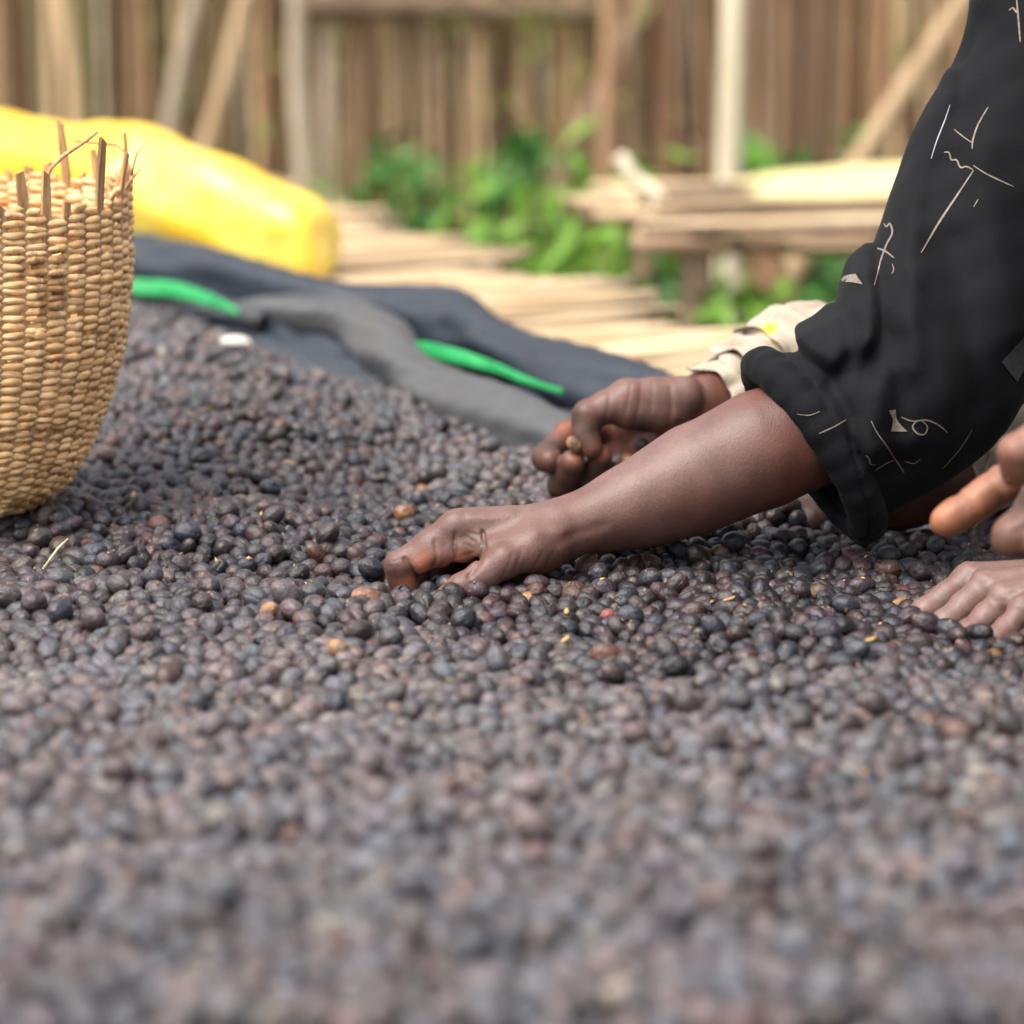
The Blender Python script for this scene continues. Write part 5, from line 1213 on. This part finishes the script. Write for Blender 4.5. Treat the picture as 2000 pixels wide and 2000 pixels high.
ng.links.new(named('scl', 'FLOAT'), iop.inputs['Scale']); ng.links.new(iop.outputs[0], go.inputs[0])
mod = mass.modifiers.new('scatter', 'NODES'); mod.node_group = ng

# small things: straw, flakes of husk, pale bean
g0, g1 = G(84, 1112, 0.012), G(133, 1052, 0.03)
mb = MB(); mb.tube([g0, (g0 + g1) / 2 + np.array([0.002, 0, 0.004]), g1], [0.0010, 0.0009, 0.0005], 6)
tag(mb.build('straw_stalk', M['stalk']), 'thin pale straw stalk sticking up from the cherries near the basket', 'straw')
def flake(a, b, L, seed, lab):
    j = nearest_top(a, b); rr = random.Random(seed); mb = MB(); c = pts[j] + np.array([0, -0.002, rad[j] * 1.0]); an = rr.uniform(0, 3.14); n = 6
    for i_ in range(n):
        f_ = i_ / (n - 1) * 2 - 1
        for s2_ in (-1, 0, 1):
            w_ = L * 0.45 * math.sqrt(max(0.02, 1 - f_ * f_)) * s2_
            mb.v.append((c[0] + math.cos(an) * f_ * L - math.sin(an) * w_, c[1] + math.sin(an) * f_ * L + math.cos(an) * w_, c[2] + 0.001 * (1 - s2_ * s2_) + L * 0.35 * f_ * rr.uniform(0.6, 1)))
    for i_ in range(n - 1):
        for s2_ in range(2): b_ = i_ * 3 + s2_; mb.f.append((b_, b_ + 3, b_ + 4, b_ + 1))
    o = mb.build('husk_flake', M['husk']); m_ = o.modifiers.new('thick', 'SOLIDIFY'); m_.thickness = 0.0005
    tag(o, lab, 'husk', 'flakes of tan husk among the cherries')
for i_, (a, b, L, lab) in enumerate([(1112, 1262, 0.004, 'tan husk flake below the reaching hand, among dark cherries'), (1095, 1205, 0.004, 'curled pale husk flake under the forearm'), (1655, 1050, 0.004, 'orange husk chip under the hanging cuff'),
                                     (1815, 1075, 0.004, 'tan husk chip under the outstretched orange finger'), (255, 985, 0.004, 'orange husk flake by the foot of the basket'), (640, 1395, 0.006, 'tan husk flake in the blurred cherries left of the middle'), (1415, 1180, 0.004, 'pale husk flake on the bed to the lower right of the forearm'),
                                     (1690, 1275, 0.0045, 'tan husk flake to the left of the half-buried hand')]):
    flake(a, b, L, 60 + i_, lab)
fv, ff = [], []
rr_ = np.random.default_rng(77); cand = np.where(top & (px_ > -20) & (px_ < 2020) & (pts[:, 1] > 1.3) & (pts[:, 1] < 3.0))[0]
for jj in rr_.choice(cand, 420, replace=False):      # crumbs of husk and stalk, too small to count
    c = pts[jj] + np.array([rr_.uniform(-.003, .003), -0.003, rad[jj] * 0.9]); a_ = rr_.normal(size=3); a_ /= np.linalg.norm(a_); b_ = np.cross(a_, rr_.normal(size=3)); b_ /= np.linalg.norm(b_)
    L = rr_.uniform(0.0012, 0.0034); W = L * rr_.uniform(0.25, 0.6); n_ = np.cross(a_, b_) * W * 0.5; k0 = len(fv)
    fv += [c - a_ * L, c + b_ * W + n_, c + a_ * L, c - b_ * W + n_, c - n_]; ff += [(k0, k0 + 1, k0 + 2, k0 + 3), (k0, k0 + 3, k0 + 4), (k0 + 3, k0 + 2, k0 + 4), (k0 + 2, k0 + 1, k0 + 4), (k0 + 1, k0, k0 + 4)]
tag(mesh_obj('husk_crumbs', fv, ff, M['husk']), 'tiny tan crumbs of husk scattered over the dark cherries', 'husk crumbs', kind='stuff')
j = nearest_top(455, 658)
me2 = cherry_mesh('pale_bean', 991, M['white_bit']); o = link(bpy.data.objects.new('pale_bean', me2)); o.location = pts[j] + np.array([0, 0, 0.006]); o.scale = (1.9, 1.6, 0.9); o.rotation_euler = (0.1, 0.1, 0.6)
tag(o, 'pale cream bean lying on the cherries near the net', 'bean')
# stem tip on the tan-orange cherry, part of it
o = [x_ for x_ in proto if x_.get('label', '').startswith('tan-orange')][0]
mb = MB(); mb.tube([(0.0072, 0, 0), (0.0095, 0.0003, 0.0002), (0.0115, 0.0012, 0.0004)], [0.0009, 0.0006, 0.0002], 6); mb.build('stem_tip', M['husk'], o)
o.rotation_euler = (0, -1.1, 0.4)
# picked cherries held in the cupped hand
for i_, (a, b, y_, tn, lab) in enumerate([((1122), 868, 2.238, (0.5, 0.28, 0.11), 'pale tan bean pinched under the thumb of the cupped hand'), (1255, 872, 2.262, (0.03, 0.02, 0.02), 'dark cherry lying in the cupped palm')]):
    o = link(bpy.data.objects.new('coffee_cherry', var1[i_])); o.location = P(a, b, y_); o.color = (*tn, 0.1); o.rotation_euler = (0.4, 0.8, 0.3 + i_); o.scale = (0.85,) * 3; tag(o, lab, 'coffee cherry', GRP)
